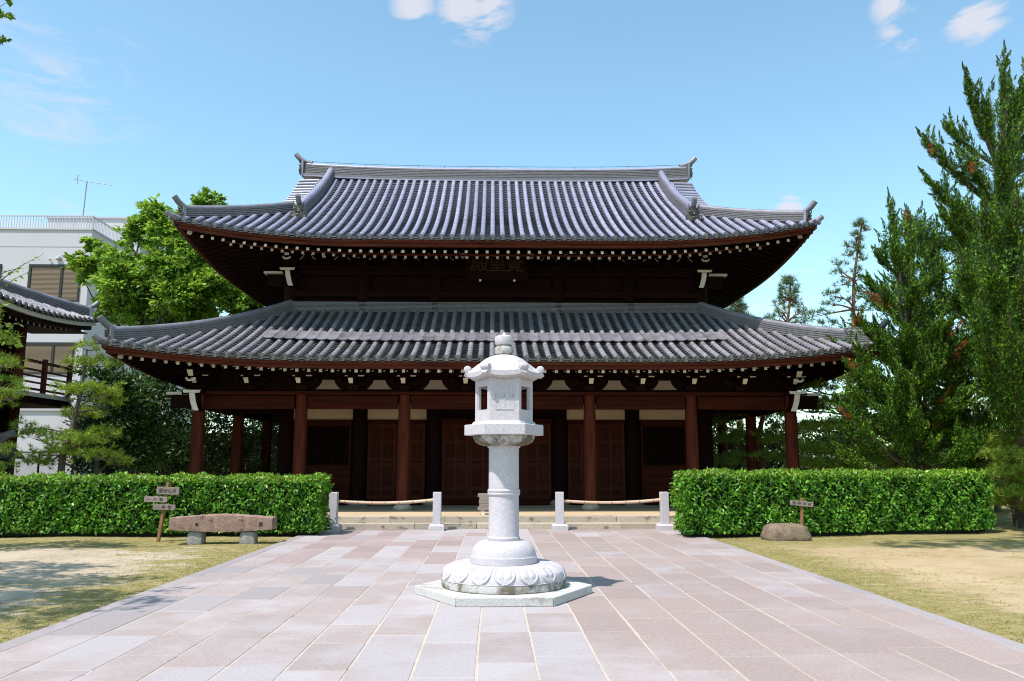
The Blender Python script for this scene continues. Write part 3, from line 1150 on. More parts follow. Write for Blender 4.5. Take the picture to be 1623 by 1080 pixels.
    def rafter(mb, side, s, d0, d1, dz, w=0.042, h=0.085):
        a, b = soff(s, d0, side), soff(s, d1, side)
        a.z += dz
        b.z += dz
        lat = Vector((w, 0, 0)) if side == 0 else Vector((0, w * side, 0))
        z1 = Vector((0, 0, h))
        p = [a - lat, a + lat, b + lat, b - lat, a - lat + z1, a + lat + z1, b + lat + z1, b - lat + z1]
        mb.hexa(p, 0, front=1)

    dzf, dzb = (-0.138, -0.29) if up else (-0.077, -0.12)
    for i in range(nr + 1):
        x = (i - nr / 2) * 0.316
        lim = rd['xe'] - abs(x)
        for d0, d1, dz, nm in ((0.34, min(1.35, lim), dzf, 'flying_rafter'), (1.05, min(run + 0.25, lim), dzb, 'rafter')):
            if d1 - d0 < 0.12:
                continue
            m = MB()
            rafter(m, 0, x, d0, d1, dz)
            m.build(nm, ['wood_dark_shaded', 'white_paint'], root)
    for sd in (1, -1):
        m = MB()
        n = int((rd['ye'] - 0.5) * 2 / 0.316)
        for i in range(n + 1):
            y = (i - n / 2) * 0.316
            lim = rd['ye'] - abs(y)
            if min(1.35, lim) > 0.5:
                rafter(m, sd, y, 0.34, min(1.35, lim), dzf)
            if min(run, lim) > 1.15:
                rafter(m, sd, y, 1.05, min(run + 0.25, lim), dzb)
        stuff(m.build('side_rafters', ['wood_dark_shaded', 'white_paint'], root))
    # board along the tips of the base rafters
    m = MB()
    m.sweep([(-0.04, 0), (0.04, 0), (0.04, 0.05), (-0.04, 0.05)], [soff(-(rd['xe'] - 1.1) + 2 * (rd['xe'] - 1.1) * k / 40, 1.1, 0) + Vector((0, 0, dzb + 0.088)) for k in range(41)])
    m.build('rafter_beam', 'wood_red', root)
    # hip rafters with carved pale noses under the corners
    for sx in (-1, 1):
        m = MB()
        c0, c1 = soff(sx * (rd['xe'] - 0.45), 0.45, 0), soff(sx * (rd['xe'] - run), run, 0)
        m.bar(c0 + Vector((0, 0, -0.03)), c1 + Vector((0, 0, -0.10)), 0.16, 0.22, 0)
        dr = (c0 - c1).normalized()
        m.bar(c0 + Vector((0, 0, -0.02)), c0 + dr * 0.10 + Vector((0, 0, 0.0)), 0.13, 0.18, 1)
        m.build('hip_rafter', ['wood_dark_shaded', 'white_paint'], root)
        m = MB()
        q = soff(sx * (rd['xe'] - 1.35), 1.35, 0) + Vector((0, 0, -0.09))
        m.tube([q + Vector((sx * 0.22, -0.2, 0.10)), q + Vector((sx * 0.13, -0.12, 0.08)), q + Vector((sx * 0.07, -0.06, 0.02)), q, q + Vector((-sx * 0.05, 0.04, -0.06))], [0.035, 0.06, 0.05, 0.055, 0.03], 7)
        m.build('hip_nose', 'white_paint', root, smooth=True)
    return root, soff


upper, soffU = make_roof(UPP, 'U', 'upper_roof', 'upper hip-and-gable roof of bluish grey tiles')
lower, soffL = make_roof(LOW, 'L', 'lower_roof', 'lower skirt roof of dull grey tiles')

# ridges of the lower roof
for sx in (-1, 1):
    pts = [surf(LOW, sx * (LOW['xe'] - LOW['rs'] * t), t, 0) + Vector((0, 0, 0.02)) for t in np.linspace(1.0, 0.045, 30)]
    m = MB()
    m.sweep(ridge_prof(0.14, 0.30, 5), pts)
    m.build('hip_ridge', 'tile_ridge', lower)
    m = MB()
    m.tube([p + Vector((0, 0, 0.31)) for p in pts], 0.095, 10)
    m.build('hip_ridge_cap', 'ridge_cap', lower, smooth=True)
    e = pts[-1]
    ang = atan2(pts[-1].y - pts[-3].y, pts[-1].x - pts[-3].x) + pi / 2
    m = MB()
    m.hexa([(-0.19, -0.06, -0.02), (0.19, -0.06, -0.02), (0.19, 0.02, -0.02), (-0.19, 0.02, -0.02), (-0.15, -0.06, 0.36), (0.15, -0.06, 0.36), (0.15, 0.02, 0.36), (-0.15, 0.02, 0.36)])
    o = m.build('ridge_end_plate', 'ridge_cap', lower)
    o.location = e
    o.rotation_euler = (0, 0, ang)
    oni('corner_ornament', lower, e + Vector((0.05 * sx, -0.06, 0.02)), ang, 0.62)
    tori(lower, e + Vector((0, 0, 0.36)), ang, 1.0)
    # small curled tile at the very corner
    c = surf(LOW, sx * LOW['xe'], 0, 0)
    m = MB()
    m.tube([c + Vector((-sx * 0.5, 0.5, 0.06)), c + Vector((-sx * 0.15, 0.15, 0.06)), c + Vector((sx * 0.02, -0.02, 0.11)), c + Vector((sx * 0.10, -0.1, 0.19))], 0.085, 10, capmi=1)
    m.build('corner_tile', ['tile_lower', 'tile_disc'], lower, smooth=True)
# flashing ridge against the wall
for y0, a, b in ((-4.18, -6.95, 6.95),):
    m = MB()
    z = surf(LOW, 0, 1.0, 0).z - 0.02
    m.sweep(ridge_prof(0.16, 0.34, 8), [(a + (b - a) * k / 24, y0, z) for k in range(25)])
    m.build('wall_ridge', 'tile_ridge', lower)
for sx in (-1, 1):
    m = MB()
    m.sweep(ridge_prof(0.16, 0.34, 6), [(sx * 6.82, y, surf(LOW, 0, 1.0, 0).z - 0.02) for y in np.linspace(-4.2, 4.2, 6)])
    m.build('side_wall_ridge', 'tile_ridge', lower)
# row of wide cover tiles across the middle of the slope
tcv = 0.44
ncv = 44
for i in range(ncv):
    x = (i - (ncv - 1) / 2) * 0.304 - 0.02
    m = MB()
    n = 6
    vs = []
    for t, hh in ((tcv - 0.085, 0.165), (tcv + 0.095, 0.145)):
        p = surf(LOW, x, t, 0)
        tg, nn, lat = normal_at(LOW, x, t, 0)
        for th in (0, 0.022):
            for k in range(n + 1):
                u = -0.148 + 0.296 * k / n
                vs.append(p + lat * u + nn * (hh + th - 0.030 * cos(u / 0.148 * pi / 2) - (i % 2) * 0.004))
    N = n + 1
    fs = [(k, k + 1, N + k + 1, N + k) for k in range(n)]
    fs += [(N + k, N + k + 1, 3 * N + k + 1, 3 * N + k) for k in range(n)]
    fs += [(2 * N + k + 1, 2 * N + k, 3 * N + k, 3 * N + k + 1) for k in range(n)]
    fs += [(0, N, 3 * N, 2 * N), (n, 2 * N + n, 3 * N + n, N + n)]
    m.add(vs, fs)
    m.build('cover_tile', 'tile_cover', lower, smooth=True)

# ridges of the upper roof
zr = surf(UPP, 0, 1.0, 0).z - 0.06
RL = 7.5
rp_ = lambda x: zr + 0.16 * (abs(x) / RL) ** 3
pts = [Vector((x, 0, rp_(x))) for x in np.linspace(-RL, RL, 49)]
m = MB()
m.sweep(ridge_prof(0.24, 0.46, 7, 0.05), pts)
m.build('main_ridge', 'tile_ridge', upper)
m = MB()
m.sweep([(0.29, -0.01), (0.29, 0.05), (-0.29, 0.05), (-0.29, -0.01)], [p - Vector((0, 0, 0.045)) for p in pts])
m.build('ridge_base_course', 'tile', upper)
m = MB()
m.tube([p + Vector((0, 0, 0.47)) for p in pts], 0.105, 10)
m.build('main_ridge_cap', 'tile', upper, smooth=True)
m = MB()
m.tube([p + Vector((0, -0.02, 0.64)) for p in pts], 0.008, 5)
for x in np.linspace(-RL + 0.3, RL - 0.3, 15):
    m.tube([(x, -0.02, rp_(x) + 0.55), (x, -0.02, rp_(x) + 0.65)], 0.008, 5)
m.build('lightning_wire', 'frame_dark', upper)
for sx in (-1, 1):
    e = pts[-1] if sx > 0 else pts[0]
    m = MB()
    m.box(-0.06 if sx < 0 else 0.0, 0.0 if sx < 0 else 0.06, -0.30, 0.30, -0.02, 0.60)
    o = m.build('ridge_end_plate', 'ridge_cap', upper)
    o.location = e
    oni('ridge_ornament', upper, e + Vector((sx * 0.12, 0, 0.05)), sx * pi / 2, 1.15)
    tori(upper, e + Vector((sx * 0.02, 0, 0.60)), sx * pi / 2, 1.15)
    # descending ridge
    XD = 6.45
    ps = [surf(UPP, sx * XD, t, 0) + Vector((0, 0, 0.03)) for t in np.linspace(0.975, 0.315, 26)]
    m = MB()
    m.sweep(ridge_prof(0.14, 0.40, 7), ps)
    m.build('descending_ridge', 'tile_ridge', upper)
    m = MB()
    m.tube([p + Vector((0, 0, 0.43)) for p in ps], 0.115, 10)
    m.build('descending_ridge_cap', 'tile', upper, smooth=True)
    oni('descending_ridge_ornament', upper, ps[-1] + Vector((0, -0.10, -0.02)), 0, 0.95)
    tori(upper, ps[-1] + Vector((0, 0.0, 0.42)), 0, 1.0)
    # corner ridge
    ps = [surf(UPP, sx * (UPP['xe'] - UPP['rs'] * t), t, 0) + Vector((0, 0, 0.02)) for t in np.linspace(0.40, 0.035, 24)]
    m = MB()
    m.sweep(ridge_prof(0.14, 0.29, 5), ps)
    m.build('corner_ridge', 'tile_ridge', upper)
    m = MB()
    m.tube([p + Vector((0, 0, 0.30)) for p in ps], 0.095, 10)
    m.build('corner_ridge_cap', 'ridge_cap', upper, smooth=True)
    ang = sx * pi / 4
    m = MB()
    m.hexa([(-0.19, -0.06, -0.02), (0.19, -0.06, -0.02), (0.19, 0.02, -0.02), (-0.19, 0.02, -0.02), (-0.15, -0.06, 0.34), (0.15, -0.06, 0.34), (0.15, 0.02, 0.34), (-0.15, 0.02, 0.34)])
    o = m.build('ridge_end_plate', 'ridge_cap', upper)
    o.location = ps[-1]
    o.rotation_euler = (0, 0, ang)
    oni('corner_ornament', upper, ps[-1] + Vector((0.06 * sx, -0.06, 0.02)), ang, 0.62)
    tori(upper, ps[-1] + Vector((0, 0, 0.34)), ang, 1.0)
    c = surf(UPP, sx * UPP['xe'], 0, 0)
    m = MB()
    m.tube([c + Vector((-sx * 0.5, 0.5, 0.06)), c + Vector((-sx * 0.15, 0.15, 0.06)), c + Vector((sx * 0.02, -0.02, 0.11)), c + Vector((sx * 0.10, -0.1, 0.19))], 0.085, 10, capmi=1)
    m.build('corner_tile', ['tile', 'tile_disc'], upper, smooth=True)
    # verge: short round tiles lying outwards, stepping down the gable edge
    for t in np.linspace(0.95, 0.40, 14):
        p = surf(UPP, sx * 6.85, t, 0) + Vector((0, 0, 0.10))
        m = MB()
        ex = 7.62 - 0.35 * (0.95 - t)
        m.tube([p, Vector((sx * ex, p.y, p.z - 0.03))], 0.075, 10, capmi=1)
        m.build('verge_tile', ['tile', 'tile_disc'], upper, smooth=True)
    # gable wall and bargeboards
    m = MB()
    q = [surf(UPP, 0, t, 0) for t in np.linspace(0.30, 1.0, 12)]
    poly = [(sx * 6.75, v.y, v.z - 0.12) for v in q] + [(sx * 6.75, -v.y, v.z - 0.12) for v in reversed(q[:-1])]
    m.add(poly, [tuple(range(len(poly)))])
    m.build('gable_wall', 'wood_dark_shaded', upper)
    for sy in (-1, 1):
        m = MB()
        m.sweep([(-0.04, -0.34), (0.04, -0.34), (0.04, -0.04), (-0.04, -0.04)], [(sx * 7.2, sy * -v.y, v.z) for v in q])
        m.build('bargeboard', 'wood_red', upper)

# ------------------------------------------------------------------ hall: platform, columns, walls
PZ = 0.28
plat = MB()
plat.box(-11.2, 11.2, -9.25, 9.6, GZ - 0.02, PZ - 0.006)
plat = plat.build('platform', 'earth_floor', hall)
x = -11.3
while x < 11.2:
    L = random.uniform(1.35, 1.6)
    m = MB()
    m.box(x + 0.004, min(x + L, 11.3) - 0.004, -9.62, -9.24, 0.10, PZ)
    m.build('kerb_stone', 'granite_step', plat, bevel=0.008)
    x += L
x = -11.3
while x < 11.2:
    L = random.uniform(1.5, 2.0)
    m = MB()
    m.box(x + 0.004, min(x + L, 11.3) - 0.004, -9.97, -9.60, GZ - 0.01, 0.125)
    m.build('step_stone', 'granite_step', plat, bevel=0.008)
    x += L
colm = MB()
colm.lathe([(0.175, 0.0), (0.182, 0.3), (0.18, 1.6), (0.172, 2.7), (0.162, 3.08)], 24)
col_me = colm.mesh('column', 'column_wood', smooth=True)
bm_ = MB()
bm_.lathe([(0.27, -0.02), (0.33, 0.0), (0.38, 0.05), (0.385, 0.085), (0.34, 0.13), (0.27, 0.165), (0.25, 0.175)], 28)
bm_.box(-0.47, 0.47, -0.47, 0.47, -0.05, 0.006)
base_me = bm_.mesh('column_base', 'granite_step', smooth=True)
OUT = [(-8.5, -7), (-5.6, -7), (-2.66, -7), (2.66, -7), (5.6, -7), (8.5, -7)]
for sx in (-1, 1):
    OUT += [(sx * 8.5, y) for y in (-3.4, 0.0, 3.6, 7.0)]
for x, y in OUT:
    c = link('column', col_me, hall, (x, y, PZ + 0.17))
    link('column_base', base_me, c, (0, 0, -0.17), None, (0.70, 0.70, 1))
CORE = [(-6.77, -4.1), (-4.4, -4.1), (-2.03, -4.1), (2.03, -4.1), (4.4, -4.1), (6.77, -4.1), (-6.77, 4.1), (6.77, 4.1), (-6.77, 0), (6.77, 0)]
cm2 = MB()
cm2.lathe([(0.225, 0), (0.225, 6.0), (0.21, 8.2)], 20)
core_me = cm2.mesh('core_column', 'wood_dark_shaded', smooth=True)
for x, y in CORE:
    c = link('core_column', core_me, hall, (x, y, PZ + 0.17))
    link('column_base', base_me, c, (0, 0, -0.17), None, (0.85, 0.85, 1))


def hbox(name, m_, x0, x1, y0, y1, z0, z1, bevel=0.006, parent=None):
    q = MB()
    q.box(x0, x1, y0, y1, z0, z1)
    return q.build(name, m_, parent or hall, bevel=bevel)


# tie beams of the outer colonnade
xs_ = [-8.5, -5.6, -2.66, 2.66, 5.6, 8.5]
for a, b in zip(xs_[:-1], xs_[1:]):
    hbox('tie_beam', 'wood_red_shaded', a + 0.19, b - 0.19, -7.11, -6.89, 3.13, 3.50)
hbox('wall_plate', 'wood_red_shaded', -8.95, 8.95, -7.2, -6.8, 3.52, 3.62)
for sx in (-1, 1):
    for a, b in zip((-7, -3.4, 0, 3.6), (-3.4, 0, 3.6, 7)):
        hbox('tie_beam', 'wood_dark_shaded', sx * 8.5 - 0.10, sx * 8.5 + 0.10, a + 0.2, b - 0.2, 3.13, 3.50)
    hbox('wall_plate', 'wood_dark_shaded', sx * 8.5 - 0.19, sx * 8.5 + 0.19, -6.79, 7.2, 3.52, 3.62)
    for yy in (-7, -3.4):
        hbox('aisle_beam', 'wood_dark_shaded', min(sx * 6.8, sx * 8.4), max(sx * 6.8, sx * 8.4), -4.2, -4.0, 3.2, 3.45) if yy == -3.4 else None
for x in (-5.6, -2.66, 2.66, 5.6):
    hbox('aisle_beam', 'wood_dark_shaded', x - 0.1, x + 0.1, -6.88, -4.3, 3.55, 3.8)
hbox('aisle_ceiling', 'wood_dark_shaded', -8.4, 8.4, -6.8, -4.0, 4.34, 4.38)
for sx in (-1, 1):
    hbox('aisle_ceiling', 'wood_dark_shaded', min(sx * 6.7, sx * 8.4), max(sx * 6.7, sx * 8.4), -3.99, 7.0, 4.34, 4.38)
hbox('frieze_board', 'wood_dark_shaded', -8.4, 8.4, -6.94, -6.90, 3.63, 4.45, 0)
for sx in (-1, 1):
    hbox('frieze_board', 'wood_dark_shaded', sx * 8.5 - 0.02, sx * 8.5 + 0.02, -6.85, 7.0, 3.63, 4.45, 0)

# bracket sets
bk = MB()
bk.hexa([(-0.10, -0.12, 0), (0.10, -0.12, 0), (0.10, 0.12, 0), (-0.10, 0.12, 0), (-0.16, -0.18, 0.10), (0.16, -0.18, 0.10), (0.16, 0.18, 0.10), (-0.16, 0.18, 0.10)])
bk.box(-0.16, 0.16, -0.18, 0.18, 0.10, 0.17)
for sx in (-1, 1):   # boat-shaped arm
    bk.hexa([(sx * 0.05, -0.055, 0.171), (sx * 0.30, -0.055, 0.171), (sx * 0.30, 0.055, 0.171), (sx * 0.05, 0.055, 0.171), (sx * 0.05, -0.055, 0.29), (sx * 0.46, -0.055, 0.29), (sx * 0.46, 0.055, 0.29), (sx * 0.05, 0.055, 0.29)][:: 1] if sx > 0 else
            [(-0.30, -0.055, 0.171), (-0.05, -0.055, 0.171), (-0.05, 0.055, 0.171), (-0.30, 0.055, 0.171), (-0.46, -0.055, 0.29), (-0.05, -0.055, 0.29), (-0.05, 0.055, 0.29), (-0.46, 0.055, 0.29)])
    bk.hexa([(sx * 0.40 - 0.06, -0.09, 0.291), (sx * 0.40 + 0.06, -0.09, 0.291), (sx * 0.40 + 0.06, 0.09, 0.291), (sx * 0.40 - 0.06, 0.09, 0.291),
             (sx * 0.40 - 0.09, -0.11, 0.37), (sx * 0.40 + 0.09, -0.11, 0.37), (sx * 0.40 + 0.09, 0.11, 0.37), (sx * 0.40 - 0.09, 0.11, 0.37)])
    bk.box(sx * 0.40 - 0.15, sx * 0.40 + 0.15, -0.112, -0.108, 0.302, 0.318, 1) if False else None
bk.box(-0.05, 0.05, -0.06, 0.06, 0.165, 0.37)
# projecting nose, white end
bk.hexa([(-0.055, -0.48, 0.20), (0.055, -0.48, 0.20), (0.055, 0.0, 0.172), (-0.055, 0.0, 0.172), (-0.07, -0.60, 0.34), (0.07, -0.60, 0.34), (0.055, 0.0, 0.31), (-0.055, 0.0, 0.31)], 0, front=1)
bk.box(-0.10, 0.10, -0.50, -0.30, 0.345, 0.43)
for sx in (-1, 1):
    bk.hexa([(sx * 0.20, -0.42, 0.40), (sx * 0.20 + 0.14, -0.42, 0.40), (sx * 0.20 + 0.14, -0.36, 0.40), (sx * 0.20, -0.36, 0.40), (sx * 0.18, -0.42, 0.435), (sx * 0.18 + 0.18, -0.42, 0.435), (sx * 0.18 + 0.18, -0.36, 0.435), (sx * 0.18, -0.36, 0.435)], 0, front=1)
bk.box(-0.45, 0.45, -0.46, -0.34, 0.437, 0.52)
bracket_me = bk.mesh('bracket', ['wood_dark_shaded', 'white_paint'])
BX = [-8.5, -7.05, -5.6, -4.13, -2.66, -0.9, 0.9, 2.66, 4.13, 5.6, 7.05, 8.5]
for x in BX:
    link('bracket', bracket_me, hall, (x, -7.0, 3.625))
for x in [-6.77 + i * 1.128 for i in range(13)]:
    if abs(x) > 1.0:
        link('upper_bracket', bracket_me, hall, (x, -4.1, 8.02))
# pale plaster shapes between brackets, with concave flanks
pl = MB()
w0, w1, z0, z1 = 0.36, 0.17, 0.0, 0.27
prof_ = [(-w0, z0), (w0, z0)] + [(w0 - (w0 - w1) * (1 - (1 - k / 5) ** 1.8), z0 + (z1 - z0) * (k / 5)) for k in range(1, 6)]
prof_ += [(-a, b) for a, b in reversed(prof_[2:])]
pl.add([(a, 0, b) for a, b in prof_] + [(a, 0.02, b) for a, b in prof_], [tuple(range(len(prof_)))] + [(i, (i + 1) % len(prof_), len(prof_) + (i + 1) % len(prof_), len(prof_) + i) for i in range(len(prof_))])
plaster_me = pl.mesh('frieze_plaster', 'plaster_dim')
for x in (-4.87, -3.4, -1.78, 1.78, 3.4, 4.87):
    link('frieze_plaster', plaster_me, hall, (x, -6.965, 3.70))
# thin white-edged carved struts under the upper eave
st = MB()
for sx in (-1, 1):
    pts = [(sx * 0.04, 0, 0.30), (sx * 0.12, 0, 0.22), (sx * 0.18, 0, 0.12), (sx * 0.26, 0, 0.06)]
    st.tube(pts, 0.012, 5, mi=1)
    st.hexa([(sx * 0.02, 0.01, 0.0), (sx * 0.26, 0.01, 0.0), (sx * 0.26, 0.05, 0.0), (sx * 0.02, 0.05, 0.0), (sx * 0.02, 0.01, 0.28), (sx * 0.05, 0.01, 0.28), (sx * 0.05, 0.05, 0.28), (sx * 0.02, 0.05, 0.28)])
strut_me = st.mesh('frog_leg_strut', ['wood_dark_shaded', 'white_paint'])
for x in [-6.77 + (i + 0.5) * 1.128 for i in range(12)]:
    if abs(x) > 1.0:
        link('frog_leg_strut', strut_me, hall, (x, -4.45, 8.13))

# corner beam noses with white ends
for z, cx, cy, nm, lm in ((3.13, 8.5, -7.0, 'corner_nose', 1.0), (7.36, 6.77, -4.1, 'upper_corner_nose', 1.0)):
    for sx in (-1, 1):
        m = MB()
        for k in range(6):      # curved forward-facing nose, stepped outward towards the bottom
            a, b = k / 6, (k + 1) / 6
            xo0, xo1 = sx * 0.09 * (1 - a) ** 2, sx * 0.09 * (1 - b) ** 2
            xo0, xo1 = -xo0, -xo1
            yo0, yo1 = -0.50 - 0.12 * a, -0.50 - 0.12 * b
            za, zb = z - 0.08 + 0.48 * a, z - 0.08 + 0.48 * b
            m.hexa([(xo0 - 0.075, yo0, za), (xo0 + 0.075, yo0, za), (xo0 + 0.075, 0, za), (xo0 - 0.075, 0, za), (xo1 - 0.085, yo1, zb), (xo1 + 0.085, yo1, zb), (xo1 + 0.085, 0, zb), (xo1 - 0.085, 0, zb)], 0, front=1)
        m.hexa([(-0.22, -0.66, z + 0.401), (0.22, -0.66, z + 0.401), (0.22, 0, z + 0.401), (-0.22, 0, z + 0.401), (-0.25, -0.66, z + 0.48), (0.25, -0.66, z + 0.48), (0.25, 0, z + 0.48), (-0.25, 0, z + 0.48)], 0, front=1)
        # sideways nose: white upper band
        m.hexa([(min(0, sx * 0.75), -0.10, z + 0.02), (max(0, sx * 0.75), -0.10, z + 0.02), (max(0, sx * 0.75), 0.08, z + 0.02), (min(0, sx * 0.75), 0.08, z + 0.02),
                (min(0, sx * 0.8), -0.10, z + 0.38), (max(0, sx * 0.8), -0.10, z + 0.38), (max(0, sx * 0.8), 0.08, z + 0.38), (min(0, sx * 0.8), 0.08, z + 0.38)])
        m.box(min(sx * 0.26, sx * 0.88), max(sx * 0.26, sx * 0.88), -0.2, 0.18, z + 0.39, z + 0.465, 1)
        o = m.build(nm, ['wood_dark_shaded', 'white_paint'], hall)
        o.location = (sx * cx, cy, 0)
        m = MB()
        m.hexa([(-0.07, -0.78, z + 0.86), (0.07, -0.78, z + 0.86), (0.07, 0, z + 0.80), (-0.07, 0, z + 0.80), (-0.08, -0.9, z + 1.02), (0.08, -0.9, z + 1.02), (0.08, 0, z + 0.96), (-0.08, 0, z + 0.96)], 0, front=1)
        m.tube([(-0.12, -0.80, z + 0.80), (-0.06, -0.82, z + 0.74), (0.06, -0.82, z + 0.74), (0.12, -0.80, z + 0.80)], 0.035, 6, mi=1)
        o = m.build('corner_bracket_tip', ['wood_dark_shaded', 'white_paint'], hall)
        o.location = (sx * cx, cy, 0)

# core walls
wl_ = hbox('front_wall', 'wood_dark_shaded', -6.77, 6.77, -4.02, -3.94, PZ, 8.9, 0)
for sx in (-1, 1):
    hbox('side_wall', 'wood_dark_shaded', sx * 6.77 - 0.04, sx * 6.77 + 0.04, -3.93, 3.93, PZ, 8.9, 0)
hbox('back_wall', 'wood_dark_shaded', -6.77, 6.77, 3.94, 4.02, PZ, 8.9, 0)
for a, b in ((-6.77, -4.4), (-4.4, -2.03), (2.03, 4.4), (4.4, 6.77)):
    hbox('plaster_panel', 'plaster', a + 0.24, b - 0.24, -4.075, -4.03, 2.99, 3.50, 0)
    hbox('lintel_rail', 'wood_red_shaded', a + 0.25, b - 0.25, -4.16, -4.03, 2.86, 2.985)
    hbox('upper_rail', 'wood_dark_shaded', a + 0.25, b - 0.25, -4.16, -4.03, 3.50, 3.72)
hbox('lintel_rail', 'wood_red_shaded', -1.78, 1.78, -4.16, -4.03, 2.86, 3.02)
for zz in (7.0, 7.72):
    hbox('wall_rail', 'wood_dark_shaded', -6.9, 6.9, -4.25, -4.05, zz, zz + 0.2)
hbox('upper_wall_plate', 'wood_dark_shaded', -7.1, 7.1, -4.32, -3.9, 7.925, 8.015)
hbox('sill_beam', 'wood_red_shaded', -6.6, 6.6, -4.15, -4.03, PZ + 0.02, PZ + 0.2)


def door(x0, x1, z0, z1, y):
    d = link('door', None, hall, ((x0 + x1) / 2, y, z0))
    w_, h_ = x1 - x0, z1 - z0
    m = MB()
    e = 0.09
    hw_ = w_ / 2 - 0.006
    m.box(-hw_, hw_, 0.0, 0.03, 0, h_)
    for a, b in ((-hw_, -hw_ + e), (hw_ - e, hw_), (-e / 2, e / 2)):
        m.box(a, b, -0.03, -0.001, 0, h_)
    rows = [0.0, 0.12, 0.40, 0.47, 0.66, 0.74, 1.0]
    cuts = [(0.0, 0.045), (0.115, 0.155), (0.435, 0.465), (0.505, 0.535), (0.74, 0.775), (0.95, 1.0)]
    for a, b in cuts:
        for p, q in ((-hw_ + e, -e / 2), (e / 2, hw_ - e)):
            m.box(p, q, -0.026, -0.001, a * h_, b * h_)
    m.build('door_frame', 'door_frame', d, bevel=0.004)
    for (a, b), (c_, d_) in zip(cuts[:-1], cuts[1:]):
        for p, q in ((-hw_ + e, -e / 2), (e / 2, hw_ - e)):
            k = MB()
            z0_, z1_ = b * h_ + 0.02, c_ * h_ - 0.02
            if z1_ - z0_ > 0.03:
                k.hexa([(p + 0.02, -0.004, z0_), (q - 0.02, -0.004, z0_), (q - 0.02, -0.002, z1_), (p + 0.02, -0.002, z1_), (p + 0.05, -0.016, z0_ + 0.02), (q - 0.05, -0.016, z0_ + 0.02), (q - 0.05, -0.016, z1_ - 0.02), (p + 0.05, -0.016, z1_ - 0.02)])
                k.build('door_panel', 'wood_door', d)
    return d


for a in (-1.76, -0.88, 0.0, 0.88):
    door(a, a + 0.88, PZ + 0.2, 2.86, -4.06)
for a in (2.29, 3.215, -4.14, -3.215):
    door(a, a + 0.925, PZ + 0.2, 2.86, -4.06)
for sx in (-1, 1):
    a, b = (4.66, 6.51) if sx > 0 else (-6.51, -4.66)
    wnd = link('lattice_window', None, hall, ((a + b) / 2, -4.06, 0))
    hw_ = (b - a) / 2
    m = MB()
    m.box(-hw_, hw_, -0.05, 0.03, 1.42, 1.55)
    m.box(-hw_, -hw_ + 0.08, -0.05, 0.03, 1.55, 2.86)
    m.box(hw_ - 0.08, hw_, -0.05, 0.03, 1.55, 2.86)
    m.box(-hw_ + 0.08, hw_ - 0.08, -0.05, 0.03, 2.78, 2.86)
    m.build('window_frame', 'wood_red_shaded', wnd)
    for k in range(17):
        u = -hw_ + 0.16 + k * (2 * hw_ - 0.32) / 16
        m = MB()
        m.box(u - 0.02, u + 0.02, -0.04, 0.0, 1.55, 2.78)
        m.build('lattice_bar', 'wood_dark_shaded', wnd)
    for k in range(4):
        z0 = PZ + 0.2 + k * 0.235
        hbox('wainscot_board', 'wood_door', a, b, -4.10, -4.04, z0 + 0.004, z0 + 0.231, 0.008)

# name plaque with three characters, read from the right
pq = link('plaque', None, hall, (0.0, -4.75, 8.02))
pq['label'] = 'dark hanging plaque with three gilt characters under the upper eave'
m = MB()
m.box(-0.92, 0.92, -0.03, 0.03, -0.52, 0.46)
m.build('plaque_board', 'wood_dark_shaded', pq)
m = MB()
m.box(-1.0, 1.0, -0.06, 0.04, 0.461, 0.55)
m.box(-1.0, 1.0, -0.06, 0.04, -0.61, -0.521)
m.box(-1.0, -0.921, -0.06, 0.04, -0.52, 0.46)
m.box(0.921, 1.0, -0.06, 0.04, -0.52, 0.46)
m.build('plaque_frame', 'wood_dark_shaded', pq, bevel=0.01)
for ch, x in (('殿', -0.57), ('皇', 0.0), ('覺', 0.57)):
    me = text_mesh(ch, 0.62, 'character', 'gold_dull')
    o = link('character', me, pq, (x, -0.036, -0.06), (pi / 2, 0, 0))
for x in (-0.55, 0.55):
    m = MB()
    m.box(x - 0.035, x + 0.035, -0.10, -0.062, -0.66, -0.60)
    m.build('plaque_hook', 'white_paint', pq)
pq.rotation_euler = (radians(-8), 0, 0)

# ------------------------------------------------------------------ small things round the forecourt
def granite_post(x, y, label):
    t = thing('stone_post', label, 'post', (x, y, 0), 0, 'stone posts of the low barrier')
    m = MB()
    m.box(-0.19, 0.19, -0.19, 0.19, GZ - 0.01, 0.11)
    m.hexa([(-0.19, -0.19, 0.11), (0.19, -0.19, 0.11), (0.19, 0.19, 0.11), (-0.19, 0.19, 0.11), (-0.15, -0.15, 0.15), (0.15, -0.15, 0.15), (0.15, 0.15, 0.15), (-0.15, 0.15, 0.15)])
    m.build('post_foot', 'granite', t, bevel=0.006)
    m = MB()
    m.box(-0.098, 0.098, -0.098, 0.098, 0.148, 0.90)
    m.build('post_shaft', 'granite', t, bevel=0.008)


PY = 19.62
for x, lb in ((-3.80, 'square granite post beside the end of the left hedge'), (-1.32, 'square granite post just left of the lantern shaft'), (1.63, 'square granite post just right of the lantern shaft'), (4.17, 'square granite post beside the end of the right hedge')):
    granite_post(x, PY, lb)


